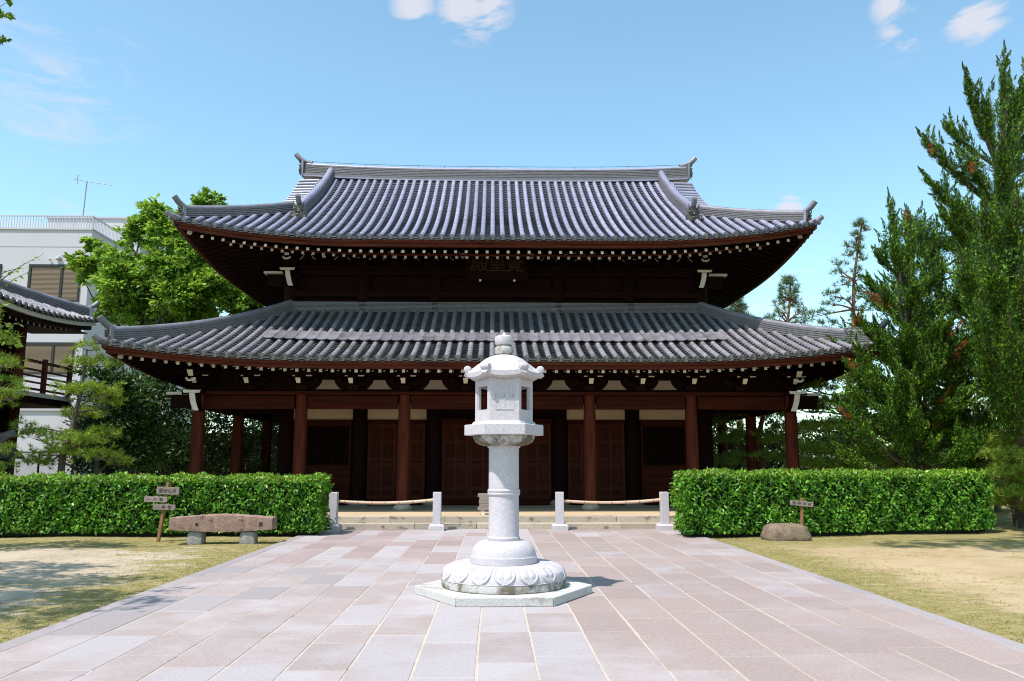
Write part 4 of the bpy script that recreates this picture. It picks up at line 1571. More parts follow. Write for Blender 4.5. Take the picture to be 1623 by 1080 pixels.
def bamboo(x0, x1, label):
    t = thing('bamboo_rail', label, 'rail', ((x0 + x1) / 2, PY, 0), 0, 'bamboo rails of the low barrier')
    L = (x1 - x0) / 2
    pts, rad = [], []
    n = 28
    for i in range(n + 1):
        u = -L + 2 * L * i / n
        sag = 0.055 * (1 - (u / L) ** 2) - 0.012 * (u / L)
        pts.append((u, 0.0, 0.70 - sag))
        rad.append(0.034 + 0.004 * (i / n))
    m = MB()
    m.tube(pts, rad, 10)
    m.build('pole', 'bamboo', t, smooth=True)
    for i in range(2, n, 4):
        m = MB()
        p = Vector(pts[i])
        m.tube([p - Vector((0.012, 0, 0)), p + Vector((0.012, 0, 0))], rad[i] + 0.005, 10)
        m.build('node_ring', 'bamboo_node', t, smooth=True)


bamboo(-3.70, -1.42, 'pale bamboo rail sagging between the posts left of the lantern')
bamboo(1.73, 4.07, 'pale bamboo rail sagging between the posts right of the lantern')

# small offertory box on the platform behind the shaft
t = thing('offertory_box', 'small weathered grey slatted wooden box on the platform behind the lantern shaft', 'box', (-0.02, 21.25, PZ - 0.006))
for sx in (-1, 1):
    m = MB()
    m.box(sx * 0.22 - 0.05, sx * 0.22 + 0.05, -0.16, 0.16, 0, 0.11)
    m.build('foot', 'white_paint', t)
for k in range(5):
    m = MB()
    w_ = 0.32 - (0.012 if k % 2 else 0) + (0.03 if k in (0, 4) else 0)
    m.box(-w_, w_, -0.18, 0.18, 0.112 + k * 0.085, 0.112 + k * 0.085 + 0.08)
    m.build('board', 'weathered_board', t, bevel=0.006)

# stone bench: a reused long stone on two rough blocks
bt = thing('stone_bench', 'long reddish stone slab bench on two rough grey blocks before the left hedge', 'bench', (-5.46, 16.75, GZ))
bt.rotation_euler = (0, 0, radians(1.5))


def rock(mb, sx, sy, sz, seed, n=2, jit=0.06, mi=0, taper=0.85, loc=(0, 0, 0), sq=4.0):
    bm = bmesh.new()
    bmesh.ops.create_cube(bm, size=2)
    bmesh.ops.subdivide_edges(bm, edges=bm.edges, cuts=n, use_grid_fill=True)
    r = random.Random(seed)
    for v in bm.verts:
        c = v.co
        L = (abs(c.x) ** sq + abs(c.y) ** sq + abs(c.z) ** sq) ** (1 / sq)
        c /= L
        k = 1 - (1 - taper) * (c.z * 0.5 + 0.5)
        c.x *= sx * k
        c.y *= sy * k
        c.z = c.z * sz + sz
        c += Vector((r.uniform(-1, 1) * sx, r.uniform(-1, 1) * sy, r.uniform(-1, 1) * sz)) * jit
    mb.add([v.co + Vector(loc) for v in bm.verts], [tuple(v.index for v in f.verts) for f in bm.faces], mi)
    bm.free()
    return mb


for k, x in enumerate((-0.52, 0.52)):
    m = MB()
    rock(m, 0.17, 0.17, 0.14, 20 + k, 3, 0.05, sq=6, loc=(x, 0, -0.02))
    m.build('leg_block', 'rock_grey', bt, smooth=True)
m = MB()
n = 24
for i in range(n + 1):
    u = i / n
    x = -1.02 + 2.04 * u
    top = 0.525 + 0.065 * (1 - abs(2 * u - 0.98) ** 1.3) + 0.006 * sin(i * 2.3)
    bot = 0.245 + 0.045 * abs(2 * u - 1) ** 1.5 + 0.004 * sin(i * 3.1)
    y0, y1 = -0.19 + 0.006 * sin(i * 1.9), 0.19
    m.v += [(x, y0, bot), (x, y0 - 0.008, (bot + top) / 2), (x, y0 + 0.004, top - 0.015), (x, y0 + 0.03, top), (x, y1, top), (x, y1, bot)]
for i in range(n):
    for k in range(6):
        a, b = i * 6 + k, i * 6 + (k + 1) % 6
        m.f.append((a, a + 6, b + 6, b))
        m.m.append(0)
m.f += [tuple(range(6)), tuple(n * 6 + k for k in reversed(range(6)))]
m.m += [0, 0]
m.build('slab', 'rock_red', bt, smooth=True)
for x, s_ in ((-0.47, 0.028), (0.80, 0.036)):
    m = MB()
    m.box(x - s_, x + s_, -0.2025, -0.19, 0.40 - s_, 0.40 + s_)
    m.build('socket_patch', 'ink', bt)  # near-black plate on the face, painted as the shaded inside of a socket

# signposts
sg = thing('signpost', 'wooden signpost with three weathered name boards against the left hedge', 'signpost', (-6.92, 17.35, GZ))
m = MB()
m.bar((-0.075, 0, -0.05), (0.055, 0, 1.22), 0.062, 0.062, up=(0, 1, 0))
m.build('post', 'post_wood', sg, bevel=0.004)
for k, (cx, cz, w_, h_, rot, tx, arrow) in enumerate(((0.085, 1.04, 0.47, 0.155, -1.5, '愛宕仏名', 0), (-0.155, 0.862, 0.48, 0.115, -1.2, '一乃観', 1), (0.03, 0.70, 0.46, 0.115, -2.0, '一帯堂', 2))):
    b = link('name_board', None, sg, (cx, -0.055, cz), (0, radians(-rot), 0))
    m = MB()
    m.box(-w_ / 2, w_ / 2, -0.012, 0.012, -h_ / 2, h_ / 2)
    m.build('board', 'weathered_board', b, bevel=0.003)
    chars = tx if not arrow else tx[1:]
    for i, ch in enumerate(chars):
        me = text_mesh(ch, 0.095 if not arrow else 0.08, 'letter', 'ink', 0.001)
        link('letter', me, b, ((-0.5 + (i + 0.5) / len(chars)) * w_ * (0.8 if not arrow else 0.55) + (0.05 if arrow else 0), -0.0135, -0.008), (pi / 2, 0, 0))
    if arrow:
        m = MB()
        ax = -w_ / 2 + 0.03
        m.add([(ax, -0.0135, 0), (ax + 0.03, -0.0135, -0.016), (ax + 0.03, -0.0135, 0.016)], [(0, 1, 2)])
        m.add([(ax + 0.03, -0.0135, -0.005), (ax + 0.10, -0.0135, -0.005), (ax + 0.10, -0.0135, 0.005), (ax + 0.03, -0.0135, 0.005)], [(0, 1, 2, 3)])
        m.build('arrow', 'ink_red', b)

sg = thing('garden_sign', 'small tilted wooden name sign on a stake behind the brown boulder', 'sign', (6.80, 17.75, GZ))
m = MB()
m.bar((-0.03, 0, -0.05), (0.02, 0, 0.86), 0.06, 0.05, up=(0, 1, 0))
m.build('stake', 'post_wood', sg, bevel=0.004)
b = link('name_board', None, sg, (-0.005, -0.045, 0.74), (0, radians(6), 0))
m = MB()
m.box(-0.255, 0.255, -0.011, 0.011, -0.055, 0.055)
m.build('board', 'weathered_board', b, bevel=0.003)
for i, ch in enumerate('御神木名'):
    me = text_mesh(ch, 0.085, 'letter', 'ink', 0.001)
    link('letter', me, b, (-0.17 + i * 0.113, -0.0125, -0.006), (pi / 2, 0, 0))

m = MB()
rock(m, 0.52, 0.36, 0.20, 31, 5, 0.035, sq=4.5, taper=0.78)
bo = m.build('boulder', 'rock_brown', smooth='all')
bo.location = (6.28, 17.35, GZ - 0.06)
tag(bo, 'low flat-topped brown boulder on the grass before the right hedge', 'boulder')
# a fallen dark scrap on the soil
m = MB()
m.tube([(-0.05, 0, 0.012), (0.0, 0.015, 0.018), (0.06, 0.01, 0.012)], [0.008, 0.014, 0.006], 6)
o = m.build('dead_twig', 'bark_grey')
o.location = (-6.55, 16.95, GZ)
tag(o, 'short dark twig lying on the soil near the signpost', 'twig')


# ------------------------------------------------------------------ hedges
def hedge(x0, x1, yf0, yf1, depth, h, label, seed):
    t = thing('hedge', label, 'hedge', ((x0 + x1) / 2, (yf0 + yf1) / 2, GZ), 0, 'clipped hedges before the hall')
    L = x1 - x0
    cx, cy = (x0 + x1) / 2, (yf0 + yf1) / 2
    sl_ = (yf1 - yf0) / L
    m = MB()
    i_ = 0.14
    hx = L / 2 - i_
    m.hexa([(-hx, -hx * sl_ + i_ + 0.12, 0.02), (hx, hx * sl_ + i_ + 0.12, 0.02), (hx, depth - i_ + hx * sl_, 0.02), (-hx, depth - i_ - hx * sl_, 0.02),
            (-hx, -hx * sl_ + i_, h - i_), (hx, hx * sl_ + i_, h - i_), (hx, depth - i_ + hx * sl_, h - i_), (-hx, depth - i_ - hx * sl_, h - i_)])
    m.build('shaded_core', 'hedge_core', t)  # solid near-black block; paints the shade seen in gaps between the leaves
    r = np.random.default_rng(seed)
    C, A, N = [], [], []

    def face(n, fn, nrm):
        u, v = r.random(n), r.random(n)
        c = fn(u, v)
        dep = r.random(n) ** 1.4 * 0.23
        lump = 0.030 * np.sin(c[:, 0] * 4.1 + c[:, 2] * 5.0) + 0.028 * np.sin(c[:, 0] * 9.7 - c[:, 2] * 8.0 + c[:, 1] * 7) + 0.02 * np.sin(c[:, 0] * 19 + c[:, 2] * 15)
        nn = np.array(nrm, float)
        c = c + nn * (lump - dep + 0.02)[:, None]
        C.append(c)
        nv = unit(nn + r.normal(size=(n, 3)) * 0.45 + np.array([-0.1, 0, 0.45]))
        ax = unit(nn * 0.55 + r.normal(size=(n, 3)) * 0.8 + np.array([0, 0, -0.25]))
        A.append(ax)
        N.append(nv)

    D = 1050
    zb = 0.10
    face(int(L * h * D), lambda u, v: np.stack([(u - 0.5) * L, (u - 0.5) * L * sl_ + 0.05 * (1 - v), zb + (h - zb) * v], 1), (0, -1, 0))
    face(int(L * depth * D * 0.8), lambda u, v: np.stack([(u - 0.5) * L, (u - 0.5) * L * sl_ + v * depth, np.full(len(u), h)], 1), (0, 0, 1))
    face(int(depth * h * D), lambda u, v: np.stack([np.full(len(u), -L / 2), -L / 2 * sl_ + u * depth, zb + (h - zb) * v], 1), (-1, 0, 0))
    face(int(depth * h * D), lambda u, v: np.stack([np.full(len(u), L / 2), L / 2 * sl_ + u * depth, zb + (h - zb) * v], 1), (1, 0, 0))
    face(int(L * h * D * 0.25), lambda u, v: np.stack([(u - 0.5) * L, (u - 0.5) * L * sl_ + depth + 0 * v, zb + (h - zb) * v], 1), (0, 1, 0))
    c, a, nv = np.concatenate(C), np.concatenate(A), np.concatenate(N)
    ln = r.uniform(0.07, 0.13, len(c))
    v, f = leaf_arrays(c, a, nv, ln, ln * 0.42, 0.12)
    # paler leaves, mostly near the top
    mi = ((c[:, 2] > h - 0.12) & (r.random(len(c)) < 0.55)) | (r.random(len(c)) < 0.07)
    link('foliage', np_mesh('foliage', v, f, ['leaf_hedge', 'leaf_hedge_pale'], mi.astype(int)), t)
    st_ = MB()
    rr = random.Random(seed)
    for k in range(int(L / 0.45)):
        x = -L / 2 + 0.3 + k * 0.45 + rr.uniform(-0.1, 0.1)
        y = x * sl_ + depth * 0.45
        st_.tube([(x, y, -0.02), (x + rr.uniform(-0.05, 0.05), y, 0.25)], 0.022, 6)
    st_.build('stems', 'bark_grey', t)


hedge(-13.6, -3.80, 18.15, 18.15, 1.0, 1.32, 'long clipped laurel hedge behind the stone bench and signpost', 3)
hedge(4.12, 11.75, 17.45, 18.75, 1.0, 1.42, 'clipped laurel hedge behind the brown boulder', 4)


# ------------------------------------------------------------------ trees
def branch_tube(mb, a, b, r0, r1, bend=0.1, n=5, seed=0):
    rr = random.Random(seed)
    a, b = Vector(a), Vector(b)
    L = (b - a).length
    off = Vector((rr.uniform(-1, 1), rr.uniform(-1, 1), rr.uniform(-0.3, 1))) * bend * L
    pts = [a.lerp(b, k / n) + off * sin(pi * k / n) for k in range(n + 1)]
    mb.tube(pts, [r0 + (r1 - r0) * k / n for k in range(n + 1)], 7)
    return pts


def broadleaf(name, label, cat, base, trunk_h, clumps, nleaf, leaf, m_, bark='bark_grey', tr=0.2, group=None, seed=1, w=0.6):
    """clumps: (x, y, z, rx, ry, rz) in world metres"""
    base = Vector(base)
    t = thing(name, label, cat, base, 0, group)
    r = np.random.default_rng(seed)
    mb = MB()
    top = Vector((0, 0, trunk_h))
    mb.tube([Vector((0, 0, -0.1)), Vector((tr * 0.2, 0, trunk_h * 0.4)), top], [tr * 1.25, tr * 0.9, tr * 0.7], 9)
    cen = [Vector(c[:3]) - base for c in clumps]
    for k, c in enumerate(cen):
        branch_tube(mb, top - Vector((0, 0, trunk_h * 0.25 * ((k * 7) % 5) / 5)), c, tr * 0.45 * min(1.0, 0.12 + clumps[k][3]), tr * 0.08 * min(1.0, 0.2 + clumps[k][3]), 0.12, 5, seed * 100 + k)
    mb.build('trunk', bark, t, smooth=True)
    vol = np.array([c[3] * c[4] * c[5] for c in clumps]) ** 0.7
    cnt = (nleaf * vol / vol.sum()).astype(int)
    C, A, N = [], [], []
    for c, cc, n in zip(clumps, cen, cnt):
        # each clump is made of smaller leaf sprays, densest near its skin
        ns = max(6, n // 26)
        d = unit(r.normal(size=(ns, 3)) + np.array([0, 0, 0.25]))
        rad = r.random(ns)[:, None] ** 0.36
        sc = np.array(c[3:6])
        sp_c = d * rad * sc * (1 + 0.18 * r.normal(size=(ns, 1)))
        sz = min(c[3:6]) * 0.26
        idx = r.integers(0, ns, n)
        loc = r.normal(size=(n, 3)) * np.array([1, 1, 0.55]) * sz * 0.62
        p = sp_c[idx] + loc + np.array(cc)
        C.append(p)
        outw = unit(sp_c[idx] / sc + 0.3 * r.normal(size=(n, 3)))
        N.append(unit(outw * 0.6 + np.array([0, 0, 0.7]) + 0.5 * r.normal(size=(n, 3))))
        A.append(unit(loc + outw * sz + 0.3 * r.normal(size=(n, 3)) * sz))
    C, A, N = np.concatenate(C), np.concatenate(A), np.concatenate(N)
    ln = leaf * r.uniform(0.7, 1.3, len(C))
    v, f = leaf_arrays(C, A, N, ln, ln * w, 0.15)
    link('crown', np_mesh('crown', v, f, m_), t)
    return t


def clump_px(lst, D):
    out_ = []
    for px, py, r_, dd in lst:
        p = at(px, py, D + dd)
        k = r_ * (D + dd) / 1265.0
        out_.append((p.x, p.y, p.z, k, k, k * 0.8))
    return out_


broadleaf('camphor_tree', 'bright green broadleaf tree rising between the white apartment block and the hall', 'tree', (-14.2, 33.5, GZ), 5.5,
          clump_px([(330, 325, 28, 0.5), (300, 350, 25, 0), (245, 345, 34, 0), (222, 375, 30, 0), (270, 370, 34, -0.5), (140, 425, 30, 0.2), (185, 415, 32, -0.5), (200, 450, 42, -0.8), (255, 430, 40, -1), (150, 392, 20, 0),
                    (300, 410, 40, -0.5), (350, 415, 34, 0.4), (340, 455, 40, -0.6), (290, 470, 44, -1), (385, 480, 36, -0.4), (230, 490, 40, 0), (400, 505, 30, 0), (310, 505, 40, 0.2), (180, 490, 34, 0.5), (365, 440, 30, 1), (345, 375, 26, 1), (120, 410, 14, 0)], 33),
          44000, 0.20, 'leaf_maple', tr=0.28, seed=5)
for k, (bx, by, lab, cl, nl) in enumerate((
        (-11.9, 24.6, 'dark green broadleaf shrub tree beside the left corner of the hall', [(-11.2, 24.6, 3.2, 1.2, 1.1, 0.8), (-12.0, 24.9, 2.4, 1.0, 1.0, 0.8), (-10.7, 24.8, 2.1, 0.8, 0.8, 0.8), (-11.6, 24.3, 3.9, 0.8, 0.8, 0.6)], 9000),
        (-10.3, 29.5, 'dark evergreen shrub behind the left aisle columns', [(-10.3, 29.5, 3.0, 1.3, 1.2, 1.3), (-10.8, 29.7, 1.6, 1.2, 1.2, 1.2), (-9.6, 29.9, 4.2, 1.0, 1.0, 0.8), (-9.2, 29.6, 1.5, 1.1, 1.0, 1.3)], 9000),
        (-8.6, 41.0, 'dark evergreen tree far behind the left aisle of the hall', [(-8.8, 41, 3.0, 2.2, 1.6, 2.4), (-11.5, 41.5, 2.8, 2.2, 1.6, 2.4), (-6.2, 41.5, 2.6, 2.0, 1.6, 2.2), (-10, 41, 1.2, 2.4, 1.4, 1.4), (-7, 41, 1.1, 2.2, 1.4, 1.3)], 14000),
        (-14.6, 31.5, 'dark evergreen bush before the grey apartment side wall', [(-14.6, 31.5, 2.6, 1.6, 1.4, 1.9), (-13.0, 32.0, 2.0, 1.4, 1.3, 1.8), (-14, 31.6, 4.4, 1.3, 1.2, 1.2)], 9000),
        (-12.4, 27.6, 'dark evergreen shrub standing behind the small layered pine', [(-12.4, 27.6, 2.2, 1.4, 1.0, 1.6), (-11.4, 27.8, 3.4, 1.2, 1.0, 1.3), (-13.4, 27.9, 1.6, 1.2, 1.0, 1.4), (-11.0, 27.6, 1.4, 1.1, 1.0, 1.2)], 12000),
        (-9.4, 36.0, 'dark evergreen shrub glimpsed deep behind the left aisle', [(-9.4, 36, 2.0, 1.4, 1.0, 2.0), (-10.8, 36, 2.0, 1.4, 1.0, 2.0), (-10.1, 36, 4.2, 1.4, 1.0, 1.2)], 9000))):
    broadleaf('evergreen_shrub', lab, 'shrub', (bx, by, GZ), 1.6, cl, nl, 0.13, 'leaf_dark', tr=0.09, seed=30 + k, group='dark shrubs left of the hall')

# maple leaning in from beyond the left edge
def maple():
    base = (-10.6, 14.6, GZ)
    t = broadleaf('maple_tree', 'young maple with fine leafy twigs at the left edge above the pine', 'tree', base, 3.4,
                  [(-9.45, 14.6, 4.15, 0.55, 0.6, 0.75), (-9.7, 14.7, 5.0, 0.5, 0.6, 0.5), (-10.8, 14.6, 5.6, 1.0, 0.9, 0.9), (-11.3, 14.6, 4.6, 1.0, 0.9, 0.9)], 2400, 0.11, 'leaf_mid', tr=0.07, seed=41, w=0.75)
    tw = MB()
    C = []
    for (p0, p1) in (((0, 455), (66, 405)), ((0, 440), (40, 425)), ((0, 470), (45, 432)), ((0, 520), (35, 515)), ((0, 490), (20, 478))):
        a, b = at(p0[0] - 20, p0[1] + 8, 14.6), at(p1[0], p1[1], 14.4)
        pts = [a.lerp(b, k / 6) + Vector((0, 0, 0.07 * sin(pi * k / 6))) - Vector(base) for k in range(7)]
        tw.tube(pts, [0.012 - 0.0015 * k for k in range(7)], 5)
        for q in np.linspace(0.15, 1.0, 15):
            i = min(5, int(q * 6))
            C.append(list(pts[i].lerp(pts[i + 1], q * 6 - i) + Vector((random.uniform(-.03, .03), random.uniform(-.05, .05), random.uniform(-.06, .03)))))
    tw.build('twigs', 'bark_grey', t)
    C = np.array(C)
    v, f = leaf_arrays(C, randn(len(C)) * np.array([1, 1, 0.4]), randn(len(C)) * 0.4 + np.array([0, -0.4, 1]), 0.09, 0.06, 0.1)
    link('twig_leaves', np_mesh('twig_leaves', v, f, 'leaf_mid'), t)


maple()
# large tree standing outside the frame on the left: its twig tips show in the top corner, its shade falls on the soil
broadleaf('shade_tree', 'spreading tree beyond the left edge whose shade dapples the sandy soil', 'tree', (-11.2, 6.6, GZ), 4.2,
          [(-9.4, 8.3, 7.6, 1.3, 1.3, 0.9), (-10.4, 6.6, 8.2, 1.5, 1.4, 1.0), (-8.6, 6.6, 8.3, 1.3, 1.3, 0.8), (-10.6, 8.2, 5.6, 1.5, 1.4, 0.9), (-12.0, 7.4, 6.6, 1.5, 1.4, 1.1), (-11.2, 10.4, 6.2, 1.3, 1.3, 0.9), (-9.4, 10.2, 5.9, 1.2, 1.2, 0.8), (-12.6, 9.4, 5.6, 1.4, 1.4, 0.9)],
          16000, 0.13, 'leaf_mid', tr=0.24, seed=44, w=0.6)


broadleaf('corner_tree', 'leafy branch tips hanging into the top left corner against the sky', 'tree', (-15.0, 17.2, GZ), 8.0,
          clump_px([(-2, 20, 20, 0), (2, 62, 13, 0), (-25, 40, 26, 0.2), (14, 2, 8, 0), (-70, 30, 50, 0.3), (-140, 60, 60, 0.2), (-90, 120, 45, 0)], 17), 2600, 0.15, 'leaf_mid', tr=0.2, seed=46, w=0.6)
# its counterpart on the right, high above the view
broadleaf('shade_tree', 'tall tree beyond the right edge whose shade dapples the grass by the right hedge', 'tree', (14.5, 9.0, GZ), 9.5,
          [(3.2, 11.6, 12.6, 1.0, 0.8, 0.6), (4.6, 11.9, 12.9, 1.3, 1.0, 0.7), (6.0, 11.2, 12.8, 1.4, 1.1, 0.8), (7.6, 11.6, 12.6, 1.5, 1.2, 0.9), (4.8, 10.6, 13.2, 1.0, 0.7, 0.6), (6.4, 12.6, 12.8, 1.3, 0.9, 0.7), (10.2, 11.2, 12.8, 1.6, 1.4, 1.1), (12.2, 10.2, 12.8, 1.7, 1.5, 1.2), (14.4, 9.0, 13.0, 1.8, 1.6, 1.3)],
          11000, 0.14, 'leaf_mid', tr=0.3, seed=45, w=0.6)


# --- pines
def tuft_template(n, ln, wd, r):
    d = unit(r.normal(size=(n, 3)) + np.array([0, 0, 0.75]))
    side = unit(np.cross(d, r.normal(size=(n, 3))))
    v = np.empty((n, 3, 3))
    v[:, 0] = side * wd / 2
    v[:, 1] = -side * wd / 2
    v[:, 2] = d * ln * r.uniform(0.75, 1.15, n)[:, None]
    return v.reshape(-1, 3)


def tufts(C, r, n=16, ln=0.14, wd=0.012):
    """needle tufts (triangles) at the points C"""
    T = [tuft_template(n, ln, wd, r) for _ in range(6)]
    k = r.integers(0, 6, len(C))
    a = r.uniform(0, 2 * pi, len(C))
    s = r.uniform(0.75, 1.25, len(C))
    base = np.stack(T)[k]
    ca, sa = np.cos(a)[:, None], np.sin(a)[:, None]
    x = base[:, :, 0] * ca - base[:, :, 1] * sa
    y = base[:, :, 0] * sa + base[:, :, 1] * ca
    v = np.stack([x, y, base[:, :, 2]], -1) * s[:, None, None] + C[:, None, :]
    v = v.reshape(-1, 3)
    return v, np.arange(len(v)).reshape(-1, 3)


def pine(name, label, base, trunk_pts, pads, m_, bark, tr, group=None, seed=1, dens=120, n=16, ln=0.14, wd=0.012, thick=0.22, cat='pine tree'):
    """pads: (x, y, z, rx, ry) flat shelves of foliage, world metres"""
    base = Vector(base)
    t = thing(name, label, cat, base, 0, group)
    r = np.random.default_rng(seed)
    tp = [Vector(p) - base for p in trunk_pts]
    mb = MB()
    mb.tube(tp, [tr * (1 - 0.8 * k / (len(tp) - 1)) for k in range(len(tp))], 9)
    C = []
    for i, (x, y, z, rx, ry) in enumerate(pads):
        c = Vector((x, y, z)) - base
        q = min(tp, key=lambda v: abs(v.z - (c.z - 0.25)) + 0.15 * (v - c).length)
        b = max(0, min(len(tp) - 2, tp.index(q)))
        pts = branch_tube(mb, q, c - Vector((0, 0, 0.06)), tr * 0.28, tr * 0.07, 0.10, 5, seed * 50 + i)
        for k in range(5):
            a = r.uniform(0, 2 * pi)
            e = c + Vector((cos(a) * rx * 0.75, sin(a) * ry * 0.75, r.uniform(-0.05, 0.1)))
            mb.tube([pts[3], pts[4].lerp(e, 0.5) + Vector((0, 0, -0.04)), e], [tr * 0.09, tr * 0.06, tr * 0.03], 5)
        cnt = max(12, int(dens * rx * ry))
        a, rad = r.uniform(0, 2 * pi, cnt), np.sqrt(r.random(cnt))
        wob = 1 + 0.22 * np.sin(a * 3 + i) + 0.15 * np.sin(a * 5 + 2 * i)
        p = np.stack([np.cos(a) * rad * rx * wob, np.sin(a) * rad * ry * wob, (1 - rad ** 2) * thick * r.random(cnt) ** 0.6 + 0.05 * r.normal(size=cnt)], 1)
        C.append(p + np.array(c))
    mb.build('trunk', bark, t, smooth=True)
    C = np.concatenate(C)
    v, f = tufts(C, r, n, ln, wd)
    link('crown', np_mesh('crown', v, f, m_), t)
    return t


def ppx(lst, D):
    o_ = []
    for px, py, rx, dd in lst:
        p = at(px, py, D + dd)
        k = rx * (D + dd) / 1265
        o_.append((p.x, p.y, p.z, k, k * 0.9))
    return o_


# garden pine at the left
b0 = at(95, 745, 21.5)
pine('garden_pine', 'small layered garden pine rising behind the left end of the long hedge', (b0.x, 21.5, GZ),
     [(b0.x, 21.5, GZ)] + [tuple(at(x, y, 21.5)) for x, y in ((100, 720), (112, 690), (120, 655), (130, 615), (135, 580), (138, 555))],
     ppx([(142, 553, 26, 0), (120, 580, 24, -0.2), (160, 578, 32, 0.2), (100, 622, 22, -0.2), (150, 622, 46, -0.3), (175, 640, 26, 0.2), (60, 690, 34, 0), (35, 678, 14, 0.2), (120, 700, 44, -0.5), (165, 690, 30, 0.3), (90, 720, 38, -0.2), (160, 725, 36, -0.4), (65, 735, 34, 0.2), (190, 735, 20, 0), (130, 660, 34, 0.6)], 21.5),
     'needle_lit', 'bark_grey', 0.10, seed=61, dens=230, n=18, ln=0.15, wd=0.016, group='pines left of the hall')
b0 = at(-40, 740, 17.6)
pine('garden_pine', 'low pine branch reaching in at the left edge over the hedge', (b0.x, 19.8, GZ),
     [(b0.x, 19.8, GZ)] + [tuple(at(x, y, 19.8)) for x, y in ((-45, 700), (-50, 650), (-48, 590), (-40, 540), (-36, 500))],
     ppx([(5, 540, 20, 0), (15, 580, 24, 0), (5, 610, 28, 0.2), (25, 628, 26, -0.2), (-25, 570, 36, 0.2), (-30, 640, 40, 0), (8, 720, 22, 0), (-10, 745, 26, 0), (-30, 500, 30, 0)], 19.8),
     'needle_lit', 'bark_grey', 0.12, seed=62, dens=230, n=18, ln=0.15, wd=0.016, group='pines left of the hall')

# tall open pines in the distance at the right
def tall_pine(px, ytop, D, ybase, width, label, seed, lean=0, m_='needle_far'):
    top, bx = at(px + lean, ytop, D), at(px, 700, D)
    r = random.Random(seed)
    base = (bx.x, D, GZ)
    tp = [Vector((bx.x, D, GZ)).lerp(top, k / 9) + Vector((0.12 * sin(k * 1.3 + seed), 0, 0)) for k in range(10)]
    pads = []
    k = 1265.0 / D
    n = 26
    for i in range(n):
        f = i / (n - 1)
        py = ytop + 8 + (ybase - ytop) * f
        wv = width * (0.16 + 0.84 * min(1, f * 1.5)) * r.uniform(0.55, 1.05)
        sd_ = 1 if i % 2 else -1
        pxx = px + lean * (1 - f) + sd_ * wv * r.uniform(0.35, 0.85)
        p = at(pxx, py, D + r.uniform(-1, 1) * wv / k)
        rr_ = wv * 0.34 / k + 0.12
        pads.append((p.x, p.y, p.z, rr_, rr_))
    p = at(px + lean, ytop + 6, D)
    pads.append((p.x, p.y, p.z, 0.3, 0.3))
    pine('tall_pine', label, base, tp, pads, m_, 'bark_red', 0.20, seed=seed, dens=60, n=16, ln=0.28, wd=0.026, thick=0.3, group='tall pines behind the hall')


tall_pine(1326, 350, 40, 545, 52, 'tallest open-crowned pine with reddish trunk behind the right roof corner', 71, 38)
tall_pine(1246, 438, 43, 530, 44, 'slender open pine between the hall roof and the tallest pine', 72, 4)
tall_pine(1168, 468, 44, 520, 30, 'pine tip just showing above the right hip of the lower roof', 73, 0)

# garden pines behind the right hedge
for k, (D, tx, lab, pads) in enumerate((
        (27.0, 1205, 'layered pine seen between the right aisle columns', [(1150, 700, 30, 0), (1140, 672, 26, 0.3), (1185, 690, 32, 0), (1210, 660, 36, 0), (1165, 655, 30, 0), (1225, 700, 34, -0.3), (1200, 725, 40, 0), (1150, 735, 34, 0), (1245, 680, 30, 0), (1230, 640, 30, 0.5), (1250, 730, 36, 0), (1190, 635, 24, 0.8)]),
        (24.5, 1345, 'dense layered pine with red trunk beside the right corner column', [(1290, 615, 34, 0), (1340, 605, 30, 0.4), (1275, 650, 36, -0.2), (1320, 640, 40, -0.4), (1370, 640, 40, 0), (1290, 680, 42, -0.4), (1345, 675, 44, -0.6), (1400, 690, 40, -0.2), (1280, 715, 40, 0), (1330, 715, 44, -0.5), (1385, 725, 44, -0.3), (1300, 740, 46, -0.2), (1430, 735, 40, 0), (1360, 745, 46, -0.5)]),
        (23.0, 1465, 'low spreading pine in the shade of the junipers', [(1440, 720, 36, 0), (1480, 735, 40, -0.2), (1520, 740, 40, 0), (1400, 740, 36, 0.2), (1550, 735, 34, 0.2)]),
        (19.6, 1660, 'bright green pine branch beside the outer end of the right hedge', [(1600, 700, 36, 0), (1590, 725, 40, -0.3), (1620, 750, 44, -0.3), (1590, 760, 30, 0), (1615, 785, 40, -0.2), (1640, 715, 44, 0), (1650, 690, 40, 0.3), (1595, 790, 26, 0.3), (1630, 735, 44, 0.4), (1640, 770, 44, 0.3), (1610, 740, 40, 0.6), (1600, 800, 30, 0.5), (1640, 800, 36, 0.3)]))):
    b0 = at(tx, 745, D)
    pine('garden_pine', lab, (b0.x, D, GZ), [(b0.x, D, GZ)] + [tuple(at(tx + dx, y, D)) for dx, y in ((3, 720), (-2, 690), (4, 660), (0, 630), (2, 608))],
         ppx(pads, D), 'needle_lit' if k in (1, 3) else 'needle', 'bark_red', 0.14, seed=80 + k, dens=230, n=18, ln=0.17, wd=0.019, group='pines right of the hall')


